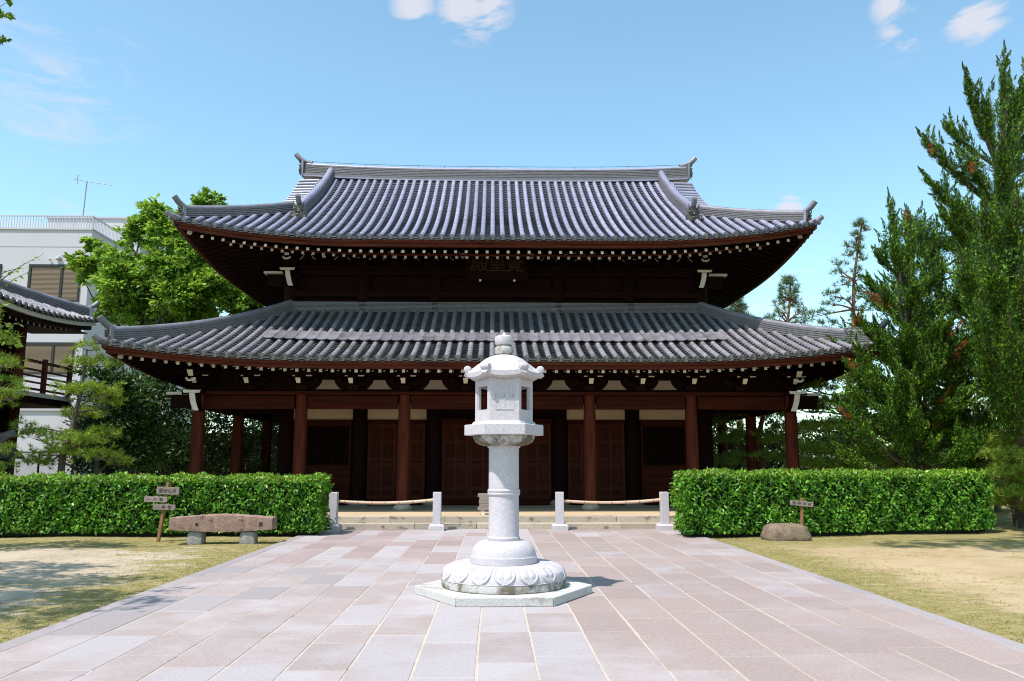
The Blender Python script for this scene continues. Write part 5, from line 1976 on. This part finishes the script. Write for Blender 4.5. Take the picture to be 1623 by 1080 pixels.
# --- junipers: twisting limbs ending in flame-like sprays
def juniper(name, label, base, trunk_top, tr, limbs, seed, group, leaf=0.074, dens=1.0, dead=()):
    base = Vector(base)
    t = thing(name, label, 'juniper', base, 0, group)
    r = np.random.default_rng(seed)
    mb = MB()
    tt = Vector(trunk_top) - base
    tp = [Vector((0, 0, -0.1)).lerp(tt, k / 8) + Vector((0.10 * sin(k * 1.1 + seed), 0.10 * cos(k * 0.9), 0)) * (1 if k else 0) for k in range(9)]
    mb.tube(tp, [tr * (1 - 0.85 * k / 8) for k in range(9)], 10)
    C, A, Nn, S = [], [], [], []

    def flame(p0, p1, rad, cnt, curl):
        """a spray: tufts of scale leaves round an axis, thick below, whipped to a point"""
        p0, p1 = np.array(p0), np.array(p1)
        ax = p1 - p0
        L = np.linalg.norm(ax)
        d = ax / L
        ncl = max(4, int(L / 0.13))
        cid = r.integers(0, ncl, cnt)
        ca = (cid * 2.399) % (2 * pi)
        s = np.clip((cid + 0.5) / ncl + r.normal(size=cnt) * 0.42 / ncl, 0, 1)
        prof = np.clip(np.sin(np.clip(s * 0.84 + 0.16, 0, 1) * pi), 0.02, 1) ** 0.85 * (1.12 - 0.6 * s)
        e1 = np.cross(d, [0.3, 0.2, 1.0])
        e1 /= max(np.linalg.norm(e1), 1e-6)
        e2 = np.cross(d, e1)
        q = ca[:, None]
        cc = np.cos(q) * e1 + np.sin(q) * e2
        loc = unit(r.normal(size=(cnt, 3))) * (r.random((cnt, 1)) ** 0.4) * 0.55
        off = (cc * 0.5 + loc) * rad * prof[:, None]
        bend = np.array(curl) * (s[:, None] ** 2) * L
        C.append(p0 + ax * s[:, None] + off + bend)
        o_ = unit(off + 1e-6)
        A.append(unit(d * 0.7 + unit(loc + 1e-6) * 0.6 + np.array([0, 0, 0.35]) + 0.3 * r.normal(size=(cnt, 3))))
        Nn.append(unit(o_ * 0.5 + unit(loc + 1e-6) * 0.9 + 0.2 * r.normal(size=(cnt, 3))))
        S.append(leaf * r.uniform(0.7, 1.35, cnt) * (1 - 0.35 * s))

    dead_set = []
    for i, (root, tip, rad) in enumerate(limbs):
        a, b = Vector(root) - base, Vector(tip) - base
        # the limb leaves the stem level and sweeps upward to its tip
        m_ = Vector((a.x + (b.x - a.x) * 0.62, a.y + (b.y - a.y) * 0.62, a.z + (b.z - a.z) * 0.40))
        pts = [a * (1 - k) ** 2 + m_ * 2 * k * (1 - k) + b * k * k for k in [q / 8 for q in range(9)]]
        L = (b - a).length
        r0 = min(tr * 0.45, 0.03 * L)
        mb.tube(pts, [r0 * (1 - 0.9 * k / 8) for k in range(9)], 6)
        flame(pts[5], pts[8] + (pts[8] - pts[7]) * 0.25, rad * 0.42, int(520 * dens * (L * 0.4 + 0.4)), (0, 0, 0.05))
        ns = int(3 + L * 2.7)
        for j in range(ns):
            s = 0.30 + 0.62 * (j + r.random()) / ns
            i8 = min(7, int(s * 8))
            p = pts[i8].lerp(pts[i8 + 1], s * 8 - i8)
            dv = (pts[i8 + 1] - pts[i8]).normalized()
            od = Vector(r.normal(size=3)).normalized()
            dr = (dv * 0.95 + od * 0.62 + Vector((0, 0, 0.38))).normalized()
            ll = rad * r.uniform(0.9, 1.9) * (1.2 - 0.6 * s)
            flame(p - dr * 0.08, p + dr * ll, rad * 0.40 * (1.2 - 0.5 * s), int(300 * dens * (ll / 0.6)), tuple(0.09 * r.normal(size=3) + np.array([0, 0, 0.08])))
            if r.random() < 0.012:
                dead_set.append((len(C) - 1,))
    mb.build('trunk', 'bark_grey', t, smooth=True)
    mi = np.concatenate([np.full(len(c), 2 if (k,) in dead_set else 0) for k, c in enumerate(C)])
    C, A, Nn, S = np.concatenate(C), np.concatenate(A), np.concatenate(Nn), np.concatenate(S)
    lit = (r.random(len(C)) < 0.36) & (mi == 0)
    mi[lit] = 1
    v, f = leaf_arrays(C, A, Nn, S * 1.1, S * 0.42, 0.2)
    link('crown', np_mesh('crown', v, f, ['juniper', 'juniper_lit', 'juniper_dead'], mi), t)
    # withered orange sprays
    return t


def limbs_px(lst, D, trunk):
    """lst: (tip px, tip py, depth shift, root height, spray radius)"""
    o_ = []
    tb, tt = Vector(trunk[0]), Vector(trunk[1])
    for px, py, dd, zr_, rad in lst:
        tip = at(px, py, D + dd)
        hd = (Vector((tip.x, tip.y)) - Vector((tb.x, tb.y))).length
        if hd > 0.9:
            zr_ = max(0.5, tip.z - 0.52 * hd)
        f = min(1.0, (zr_ - tb.z) / (tt.z - tb.z))
        o_.append((tuple(tb.lerp(tt, f)), tuple(tip), rad))
    return o_


JD = 20.6
tb, ttp = (13.7, JD, GZ), (13.9, JD, 9.6)
big = limbs_px([(1527, 108, -1.0, 8.6, 0.50), (1455, 210, -1.4, 7.0, 0.50), (1462, 276, -1.2, 6.4, 0.50), (1486, 330, -1.4, 5.9, 0.55), (1497, 195, -0.6, 7.4, 0.50), (1560, 160, -0.8, 8.6, 0.6), (1612, 150, 0.2, 8.8, 0.55), (1592, 75, -0.5, 10.0, 0.45), (1600, 115, 0.3, 9.4, 0.42), (1535, 250, -1.4, 6.5, 0.7), (1590, 230, -3.4, 7.4, 0.7),
                (1505, 320, -1.8, 5.2, 0.7), (1560, 320, -4.2, 5.6, 0.8), (1612, 310, -4.4, 6.0, 0.8), (1620, 420, -5.0, 4.4, 0.85), (1570, 400, -4.6, 4.2, 0.85), (1520, 400, -4.0, 3.9, 0.8), (1600, 500, -5.0, 3.2, 0.85), (1550, 480, -4.4, 3.0, 0.85), (1640, 560, -2.2, 2.5, 0.8), (1570, 565, -2.0, 2.2, 0.75),
                (1510, 470, -0.5, 3.0, 0.8), (1660, 260, -0.5, 7.0, 0.8), (1680, 400, -4.6, 4.8, 0.9), (1690, 520, -4.6, 3.2, 0.9), (1600, 610, -1.6, 2.0, 0.6), (1640, 640, -1.0, 1.8, 0.6), (1480, 380, 0.8, 4.2, 0.7), (1540, 350, 1.5, 5.4, 0.8), (1600, 380, 1.6, 5.4, 0.9), (1560, 440, 1.8, 4.0, 0.9), (1640, 100, 0.0, 10.0, 0.6), (1622, 125, 0.1, 9.0, 0.5), (1645, 55, 0.0, 10.2, 0.5), (1606, 200, -0.4, 7.9, 0.6), (1632, 215, 0.3, 7.8, 0.65), (1618, 260, 0.5, 7.2, 0.7)], JD, (tb, ttp))


def skirt(trunk, n, R, ztop, seed, rad):
    """limbs all round the stem, long below and short above"""
    rr = random.Random(seed)
    b_, t_ = Vector(trunk[0]), Vector(trunk[1])
    o_ = []
    for i in range(n):
        z = 0.9 + (ztop - 0.9) * (i + rr.random()) / n
        f = (z - b_.z) / (t_.z - b_.z)
        a = i * 2.399 + rr.uniform(-0.3, 0.3)
        L = R * (1 - 0.62 * z / (ztop + 1.2)) * rr.uniform(0.75, 1.12)
        p = b_.lerp(t_, min(1, f))
        o_.append((tuple(p), (p.x + cos(a) * L, p.y + sin(a) * L * 0.9, p.z + L * rr.uniform(0.30, 0.62)), rad * rr.uniform(0.8, 1.2)))
    return o_


big += skirt((tb, ttp), 30, 3.7, 5.6, 5, 0.85)
juniper('juniper', 'tall dark juniper with upswept flame-like limbs filling the right edge', tb, ttp, 0.30, big, 91, 'junipers right of the hall', dens=1.0)
J2 = 20.9
tb2, tt2 = (11.05, J2, GZ), (11.2, J2, 7.4)
sm = limbs_px([(1408, 308, -0.3, 5.6, 0.42), (1440, 345, -0.4, 5.2, 0.48), (1388, 400, -0.6, 4.4, 0.45), (1415, 390, -1.0, 4.6, 0.5), (1470, 400, -0.8, 4.6, 0.55), (1370, 440, -0.6, 3.8, 0.42), (1352, 500, -1.0, 3.0, 0.45), (1400, 460, -1.3, 3.5, 0.6), (1450, 450, -1.4, 3.7, 0.65), (1500, 430, -1.0, 4.0, 0.6), (1350, 545, -1.6, 2.5, 0.40),
               (1390, 530, -1.5, 2.7, 0.6), (1440, 520, -1.7, 2.9, 0.7), (1490, 510, -1.6, 3.0, 0.7), (1375, 590, -1.5, 2.1, 0.55), (1425, 590, -1.8, 2.2, 0.7), (1480, 580, -1.8, 2.3, 0.7), (1335, 645, -1.6, 1.7, 0.40), (1395, 650, -1.7, 1.7, 0.6), (1450, 650, -1.8, 1.7, 0.65), (1510, 640, -1.4, 1.8, 0.65), (1530, 560, -1.0, 2.6, 0.7), (1425, 700, -1.2, 1.3, 0.5), (1480, 700, -1.2, 1.3, 0.5), (1460, 360, 0.6, 5.0, 0.5), (1420, 480, 1.0, 3.5, 0.7), (1490, 480, 1.0, 3.6, 0.7)], J2, (tb2, tt2))
sm += skirt((tb2, tt2), 26, 2.6, 4.8, 6, 0.72)
juniper('juniper', 'shorter juniper with pointed spires beside the hall, left of the tall one', tb2, tt2, 0.2, sm, 92, 'junipers right of the hall', dens=1.0)
tb3, tt3 = (13.5, 23.2, GZ), (13.5, 23.2, 9.0)
juniper('juniper', 'dark juniper standing in the gap behind the other two', tb3, tt3, 0.2, skirt((tb3, tt3), 36, 3.2, 8.4, 7, 0.85), 93, 'junipers right of the hall', dens=0.85)
# withered orange spray on a juniper, hanging in the light

def dead_spray(parent_name, px0, py0, px1, py1, D, cnt, seed):
    par = bpy.data.objects[parent_name]
    r = np.random.default_rng(seed)
    a, b = np.array(at(px0, py0, D)), np.array(at(px1, py1, D - 0.2))
    s = r.random(cnt)
    d = (b - a) / np.linalg.norm(b - a)
    off = r.normal(size=(cnt, 3)) * 0.055 * np.sin(np.clip(s * 0.9 + 0.1, 0, 1) * pi)[:, None]
    c = a + (b - a) * s[:, None] + off - np.array(par.location)
    v, f = leaf_arrays(c, unit(d + 0.5 * r.normal(size=(cnt, 3))), r.normal(size=(cnt, 3)), 0.085, 0.045, 0.2)
    o = link('withered_spray', np_mesh('withered_spray', v, f, 'juniper_dead'), par)
    o['label'] = 'withered orange spray'


dead_spray('juniper', 1605, 620, 1572, 580, 18.0, 90, 1)
dead_spray('juniper', 1625, 565, 1580, 560, 18.0, 90, 2)
dead_spray('juniper', 1625, 515, 1600, 508, 18.0, 60, 3)
dead_spray('juniper', 1542, 275, 1538, 258, 18.6, 45, 4)
dead_spray('juniper', 1478, 240, 1474, 228, 18.6, 30, 5)
dead_spray('juniper.001', 1352, 582, 1346, 570, 18.9, 40, 6)
dead_spray('juniper.001', 1442, 345, 1436, 333, 20.0, 30, 7)

# far shrubs closing the view behind the hall on the right
for k, (x, y) in enumerate(((9.0, 36.0), (13.5, 34.0), (19.0, 33.0), (24, 30.0), (17, 27.0))):
    broadleaf('background_shrub', ['broad evergreen shrub behind the right aisle of the hall', 'evergreen shrub behind the layered pine with red trunk', 'evergreen shrub behind the two junipers', 'evergreen shrub behind the tall juniper at the right edge', 'evergreen shrub between the junipers and the pines'][k], 'shrub', (x, y, GZ), 1.2,
              [(x, y, 2.0, 2.6, 1.6, 1.9), (x + 2.2, y + 0.5, 1.6, 2.0, 1.5, 1.6), (x - 2.2, y + 0.5, 1.5, 2.0, 1.5, 1.5)], 11000, 0.17, 'leaf_dark' if k % 2 else 'leaf_mid', tr=0.1, seed=100 + k, group='shrubs right of the hall')

# timber fence closing the ground behind the left aisle
tf = thing('timber_fence', 'dark timber board fence in deep shade behind the left aisle', 'fence', (-13.0, 40.6, GZ))
for x in range(-5, 9, 2):
    m = MB()
    m.box(x - 0.07, x + 0.07, 0.03, 0.17, 0, 3.3)
    m.build('fence_post', 'wood_dark_shaded', tf)
for k in range(44):
    x = -5 + k * 0.3
    m = MB()
    m.box(x + 0.006, x + 0.294, -0.012 + 0.006 * (k % 3), 0.012 + 0.006 * (k % 3), 0.02, 3.15 + 0.02 * ((k * 7) % 3))
    m.build('board', 'wood_dark_shaded', tf)

# ------------------------------------------------------------------ white apartment block
ab = thing('apartment_block', 'white apartment block with brown blinds and roof railing at the left', 'building', (-27, 44, GZ))
AO = Vector((-27, 44, GZ))


def L_(x, y, z):
    return (x - AO.x, y - AO.y, z - AO.z)


def abox(name, m_, x0, x1, y0, y1, z0, z1, parent=ab):
    q = MB()
    q.box(x0 - AO.x, x1 - AO.x, y0 - AO.y, y1 - AO.y, z0 - AO.z, z1 - AO.z)
    return q.build(name, m_, parent)


XR, ZT = -22.55, 14.6
abox('wall', 'wall_white', -44, XR, 44.0, 62, GZ - 0.2, ZT)
abox('parapet_cap', 'wall_side', -44, XR + 0.05, 43.93, 44.25, ZT, ZT + 0.10)
abox('parapet_cap', 'wall_side', XR - 0.25, XR + 0.05, 44.26, 62, ZT, ZT + 0.10)
abox('wall_joint', 'wall_side', -44, XR - 0.01, 43.985, 44.02, 13.62, 13.66)
abox('floor_band', 'wall_side', -44, XR + 0.03, 43.90, 44.02, 4.45, 4.95)
abox('penthouse', 'wall_white', -28.6, -22.7, 50.2, 60, ZT + 0.02, 17.2)
abox('penthouse_cap', 'wall_side', -28.7, -22.6, 50.1, 60.1, 17.2, 17.32)
for x0, x1, z0, z1 in ((-25.84, -22.97, 10.5, 12.6), (-26.05, -22.97, 6.45, 8.2), (-31.6, -27.35, 10.5, 12.6)):
    wv = link('window', None, ab, L_((x0 + x1) / 2, 44, (z0 + z1) / 2))
    hw_, hh_ = (x1 - x0) / 2, (z1 - z0) / 2
    m = MB()
    for a, b, c_, d_ in ((-hw_, hw_, hh_ - 0.14, hh_), (-hw_, hw_, -hh_, -hh_ + 0.10), (-hw_, -hw_ + 0.14, -hh_ + 0.10, hh_ - 0.14), (hw_ - 0.10, hw_, -hh_ + 0.10, hh_ - 0.14), (0.32, 0.46, -hh_ + 0.10, hh_ - 0.14)):
        m.box(a, b, -0.06, -0.002, c_, d_)
    m.build('frame', 'frame_dark', wv)
    m = MB()
    k, nsl = 0, 26
    for i in range(nsl):
        za = -hh_ + 0.10 + (2 * hh_ - 0.24) * i / nsl
        zb = za + (2 * hh_ - 0.24) / nsl
        for a, b in ((-hw_ + 0.14, 0.32), (0.46, hw_ - 0.10)):
            m.add([(a, -0.028, za), (b, -0.028, za), (b, -0.012, zb), (a, -0.012, zb)], [(0, 1, 2, 3)])
    m.build('blind', 'blind', wv)
# wall lamps over the window
for px, py, s_ in ((79, 411, 0.08), (93, 410, 0.16)):
    p = at(px, py, 43.9)
    m = MB()
    m.lathe([(0.02, 0.10 * 0), (s_, 0.02), (s_ * 1.05, 0.08), (s_ * 0.7, s_ * 1.2), (0.02, s_ * 1.4)], 14)
    o = m.build('wall_lamp', 'wall_side', ab, smooth=True)
    o.location = L_(p.x, 43.88, p.z - 0.08)
# roof railing
m = MB()
m.bar(L_(-44, 44.12, ZT + 0.85), L_(XR - 0.1, 44.12, ZT + 0.85), 0.06, 0.06)
m.bar(L_(XR - 0.1, 44.12, ZT + 0.85), L_(XR - 0.1, 62, ZT + 0.85), 0.06, 0.06)
m.build('top_rail', 'rail_metal', ab)
bal = MB()
bal.box(-0.015, 0.015, -0.015, 0.015, 0, 0.74)
bal_me = bal.mesh('baluster', 'rail_metal')
for i in range(56):
    x = XR - 0.1 - i * 0.15
    if x > -31:
        link('baluster', bal_me, ab, L_(x, 44.12, ZT + 0.10))
for i in range(1, 70):
    link('baluster', bal_me, ab, L_(XR - 0.1, 44.12 + i * 0.17, ZT + 0.10))
# television aerial on the penthouse
p = at(131, 352, 50.6)
an = thing('television_aerial', 'thin television aerial on a mast above the white apartment block', 'aerial', (p.x, 50.6, 17.32))
m = MB()
topz = at(131, 288, 50.6).z - 17.32
m.tube([(-0.02, 0, 0), (0.06, 0, topz)], 0.035, 6)
m.build('mast', 'antenna_metal', an)
m = MB()
m.tube([(-0.62, 0, topz + 0.12), (1.55, 0, topz - 0.22)], 0.022, 6)
m.build('boom', 'antenna_metal', an)
for i in range(13):
    u = i / 12
    c = Vector((-0.55 + 2.05 * u, 0, topz + 0.11 - 0.33 * u))
    m = MB()
    m.tube([c + Vector((-0.04, -0.32, -0.09)), c + Vector((0.04, 0.32, 0.09))], 0.014, 5)
    m.build('element', 'antenna_metal', an)
for sz in (-1, 1):
    m = MB()
    m.tube([(-0.60, 0, topz + 0.12), (-0.50, -0.05, topz + 0.12 + sz * 0.30)], 0.022, 5)
    m.build('reflector', 'antenna_metal', an)

# ------------------------------------------------------------------ neighbouring hall at the left, its east eave receding
nb = thing('side_hall', 'dark wooden side hall with upturned tiled eave and railed balcony at the left edge', 'building', (-18.25, 23.0, 0))
NB = roofdef(4.9, 4.0, 4.0, 4.0, 6.0, 1.8, 0.30, 0.36, 4.5)
# local: x half 4.9, y half 4.0
sroof = link('roof', None, nb)
rows = MB()
sp = 0.30
n = int(NB['ye'] * 2 / sp)
for i in range(n + 1):
    y = (i - n / 2) * sp
    t1 = min(1.0, (NB['ye'] - abs(y)) / NB['rf'])
    m = MB()
    tile_row(m, NB, y, 0, t1, 1)
    m.build('round_tile_row', 'tile_lower', sroof, smooth=True)
    p = surf(NB, y, 0, 1)
    link('eave_tile', disc_me, sroof, p + Vector((-0.03, 0, 0.045)), (pi / 2, 0, pi / 2))
    if i < n:
        m = MB()
        pan_strip(m, NB, y + sp / 2, sp - 0.1, 0, min(1.0, (NB['ye'] - abs(y + sp / 2)) / NB['rf']), 1)
        m.build('pan_tile_strip', 'tile_pan', sroof)
m = MB()
n = int(NB['xe'] * 2 / sp)
for i in range(n + 1):
    x = (i - n / 2) * sp
    tile_row(m, NB, x, 0, min(1.0, (NB['xe'] - abs(x)) / NB['rs']), 0, na=6)
stuff(m.build('front_round_tiles', 'tile', sroof, smooth=True))
dk = MB()
for side in (0, 2, 1, -1):
    e, rr_ = (NB['xe'], NB['rs']) if side in (0, 2) else (NB['ye'], NB['rf'])
    for i in range(10):
        for k in range(20):
            q = []
            for t, kk in ((i / 10, k), (i / 10, k + 1), ((i + 1) / 10, k + 1), ((i + 1) / 10, k)):
                lim = e - rr_ * t
                v = surf(NB, -lim + 2 * lim * kk / 20, t, 0 if side == 2 else side)
                if side == 2:
                    v.y = -v.y
                q.append((v.x, v.y, v.z - 0.02))
            dk.add(q, [(0, 1, 2, 3)])
dk.build('roof_deck', 'tile_pan', sroof)
for sy in (-1, 1):
    ps = [Vector((NB['xe'] - NB['rs'] * t, sy * (NB['ye'] - NB['rf'] * t), surf(NB, NB['xe'] - NB['rs'] * t, t, 0).z + 0.02)) for t in np.linspace(0.99, 0.06, 22)]
    m = MB()
    m.sweep(ridge_prof(0.13, 0.30, 6), ps)
    m.build('hip_ridge', 'tile_ridge', sroof)
    m = MB()
    m.tube([p + Vector((0, 0, 0.31)) for p in ps], 0.09, 10)
    m.build('hip_ridge_cap', 'ridge_cap', sroof, smooth=True)
    ang = atan2(ps[-1].y - ps[-3].y, ps[-1].x - ps[-3].x) + pi / 2
    m = MB()
    m.hexa([(-0.19, -0.06, -0.02), (0.19, -0.06, -0.02), (0.19, 0.02, -0.02), (-0.19, 0.02, -0.02), (-0.15, -0.06, 0.34), (0.15, -0.06, 0.34), (0.15, 0.02, 0.34), (-0.15, 0.02, 0.34)])
    o = m.build('ridge_end_plate', 'tile', sroof)
    o.location = ps[-1]
    o.rotation_euler = (0, 0, ang)
    tori(sroof, ps[-1] + Vector((0, 0, 0.34)), ang, 0.85)
for dd, z0, z1, th, mm in ((0.10, -0.16, -0.035, 0.10, 'white_paint'), (0.20, -0.30, -0.162, 0.12, 'wood_dark_shaded')):
    m = MB()
    m.sweep([(-th / 2, z0), (th / 2, z0), (th / 2, z1), (-th / 2, z1)], [surf(NB, s, 0, 1) - Vector((dd, 0, 0)) for s in np.linspace(-NB['ye'] + dd, NB['ye'] - dd, 31)])
    m.build('eave_board', mm, sroof)
for i in range(25):
    y = (i - 12) * 0.30
    p = surf(NB, y, 0, 1)
    m = MB()
    a, b = p + Vector((-0.40, 0, -0.34)), p + Vector((-1.7, 0, -0.14))
    lat = Vector((0, 0.04, 0))
    z1 = Vector((0, 0, 0.08))
    m.hexa([a - lat, a + lat, b + lat, b - lat, a - lat + z1, a + lat + z1, b + lat + z1, b - lat + z1], 0)
    m.hexa([a - lat + Vector((0.004, 0, 0)), a + lat + Vector((0.004, 0, 0)), a + lat, a - lat, a - lat + z1 + Vector((0.004, 0, 0)), a + lat + z1 + Vector((0.004, 0, 0)), a + lat + z1, a - lat + z1], 1)
    m.build('rafter', ['wood_dark_shaded', 'white_paint'], sroof)


def nbox(name, m_, x0, x1, y0, y1, z0, z1, parent=nb, bevel=0):
    q = MB()
    q.box(x0, x1, y0, y1, z0, z1)
    return q.build(name, m_, parent, bevel=bevel)


nbox('soffit_board', 'wood_dark_shaded', 2.9, 4.75, -3.6, 3.6, 5.86, 5.88)
nbox('wall', 'wood_dark_shaded', -3.4, 3.2, -2.6, 2.4, GZ, 6.3)
for y in (-2.6, -0.2, 2.4):
    nbox('corner_post', 'wood_red', 3.201, 3.4, y - 0.1, y + 0.1, GZ, 6.2)
balc = link('balcony', None, nb)
nbox('deck', 'white_paint', 3.2, 5.02, -3.0, 2.55, 3.50, 3.62, balc)
nbox('deck_beam', 'wood_dark_shaded', 3.2, 4.98, -3.0, 2.5, 3.30, 3.498, balc)
for z0, z1 in ((3.70, 3.76), (3.90, 3.95), (4.08, 4.13), (4.26, 4.31), (4.50, 4.58)):
    nbox('rail', 'wood_red', 4.86, 4.92, -3.0, 2.48, z0, z1, balc)
for y in (-2.9, -1.6, -0.3, 1.0, 2.42):
    nbox('rail_post', 'wood_red', 4.83, 4.95, y - 0.06, y + 0.06, 3.62, 4.66 if y < 2 else 4.86, balc, 0.006)

# small tiled gate roof and wire fence behind the left hedge
gr = thing('wall_roof', 'small dark tiled roof of a garden wall at the left edge above the hedge', 'wall', (-15.2, 22.9, GZ))
m = MB()
m.box(-1.5, 1.4, -0.2, 0.2, 0, 1.75)
m.build('wall', 'wood_dark_shaded', gr)
m = MB()
m.hexa([(-1.6, -0.75, 1.75), (1.75, -0.75, 1.75), (1.75, 0.75, 1.75), (-1.6, 0.75, 1.75), (-1.6, -0.08, 2.28), (1.55, -0.08, 2.28), (1.55, 0.08, 2.28), (-1.6, 0.08, 2.28)])
m.build('roof_slope', 'tile_pan_lower', gr)
for i in range(12):
    x = -1.5 + i * 0.28
    m = MB()
    m.tube([(x, -0.80, 1.78), (x, -0.10, 2.33)], 0.06, 8)
    m.build('round_tile', 'tile_lower', gr, smooth=True)
m = MB()
m.tube([(-1.6, 0, 2.36), (1.45, 0, 2.36), (1.75, 0, 2.46)], 0.12, 8)
m.build('ridge_tile', 'tile_lower', gr, smooth=True)
fe = thing('wire_fence', 'low wire mesh fence behind the left hedge', 'fence', (-13.4, 24.2, GZ))
for x in (-1.5, 0.0, 1.0):
    m = MB()
    m.tube([(x, 0, 0), (x, 0, 1.98)], 0.03, 8)
    m.build('fence_post', 'frame_dark', fe)
m = MB()
m.tube([(-1.5, 0, 1.95), (1.0, 0, 1.95)], 0.02, 6)
m.build('fence_rail', 'frame_dark', fe)
m = MB()
for i in range(-20, 27):
    x = -1.5 + i * 0.10
    for sgn in (-1, 1):
        a, b = (x, x + 1.9) if sgn > 0 else (x + 1.9, x)
        za, zb = 0.05, 1.95
        xa, xb = a, b
        t0, t1 = 0.0, 1.0
        lo, hi = -1.5, 1.0
        d = xb - xa
        for lim, s_ in ((lo, 1), (hi, -1)):
            tt_ = (lim - xa) / d
            if (xa - lim) * s_ < 0:
                t0 = max(t0, tt_)
            if (xb - lim) * s_ < 0:
                t1 = min(t1, tt_)
        if t1 - t0 > 0.02:
            m.bar((xa + d * t0, 0.0, za + 1.9 * t0), (xa + d * t1, 0.0, za + 1.9 * t1), 0.007, 0.007)
m.build('wire_mesh', 'fence_wire', fe)

# ------------------------------------------------------------------ moss and short grass along the path edges and hedges
r = np.random.default_rng(77)
n = 90000
x = np.concatenate([r.uniform(-12, PX[0] - 0.02, n // 2), r.uniform(PX[-1] + 0.02, 13, n // 2)])
y = r.uniform(5.2, 17.6, n)
edge = np.where(x < 0, PX[0] - x, x - PX[-1])
patch = np.sin(x * 1.3 + 1) * np.sin(y * 1.1 + 0.4) + 0.5 * np.sin(x * 2.9 + y * 1.7)
keep = (r.random(n) < np.exp(-edge / 0.8) * 0.7 + 0.16 * (patch > 0.3) + 0.22 * (y > 16.6))
x, y = x[keep], y[keep]
c = np.stack([x, y, np.full(len(x), GZ + 0.008)], 1)
C = np.repeat(c, 4, 0) + r.normal(size=(len(c) * 4, 3)) * np.array([0.03, 0.03, 0.002])
ax = unit(r.normal(size=(len(C), 3)) * 0.8 + np.array([0, 0, 0.7]))
v, f = leaf_arrays(C, ax, r.normal(size=(len(C), 3)), r.uniform(0.012, 0.030, len(C)), 0.007, 0.0)
o = stuff(link('grass', np_mesh('grass', v, f, 'grass')))
o['label'] = 'sparse short grass and moss along the path and hedges'
o['category'] = 'grass'
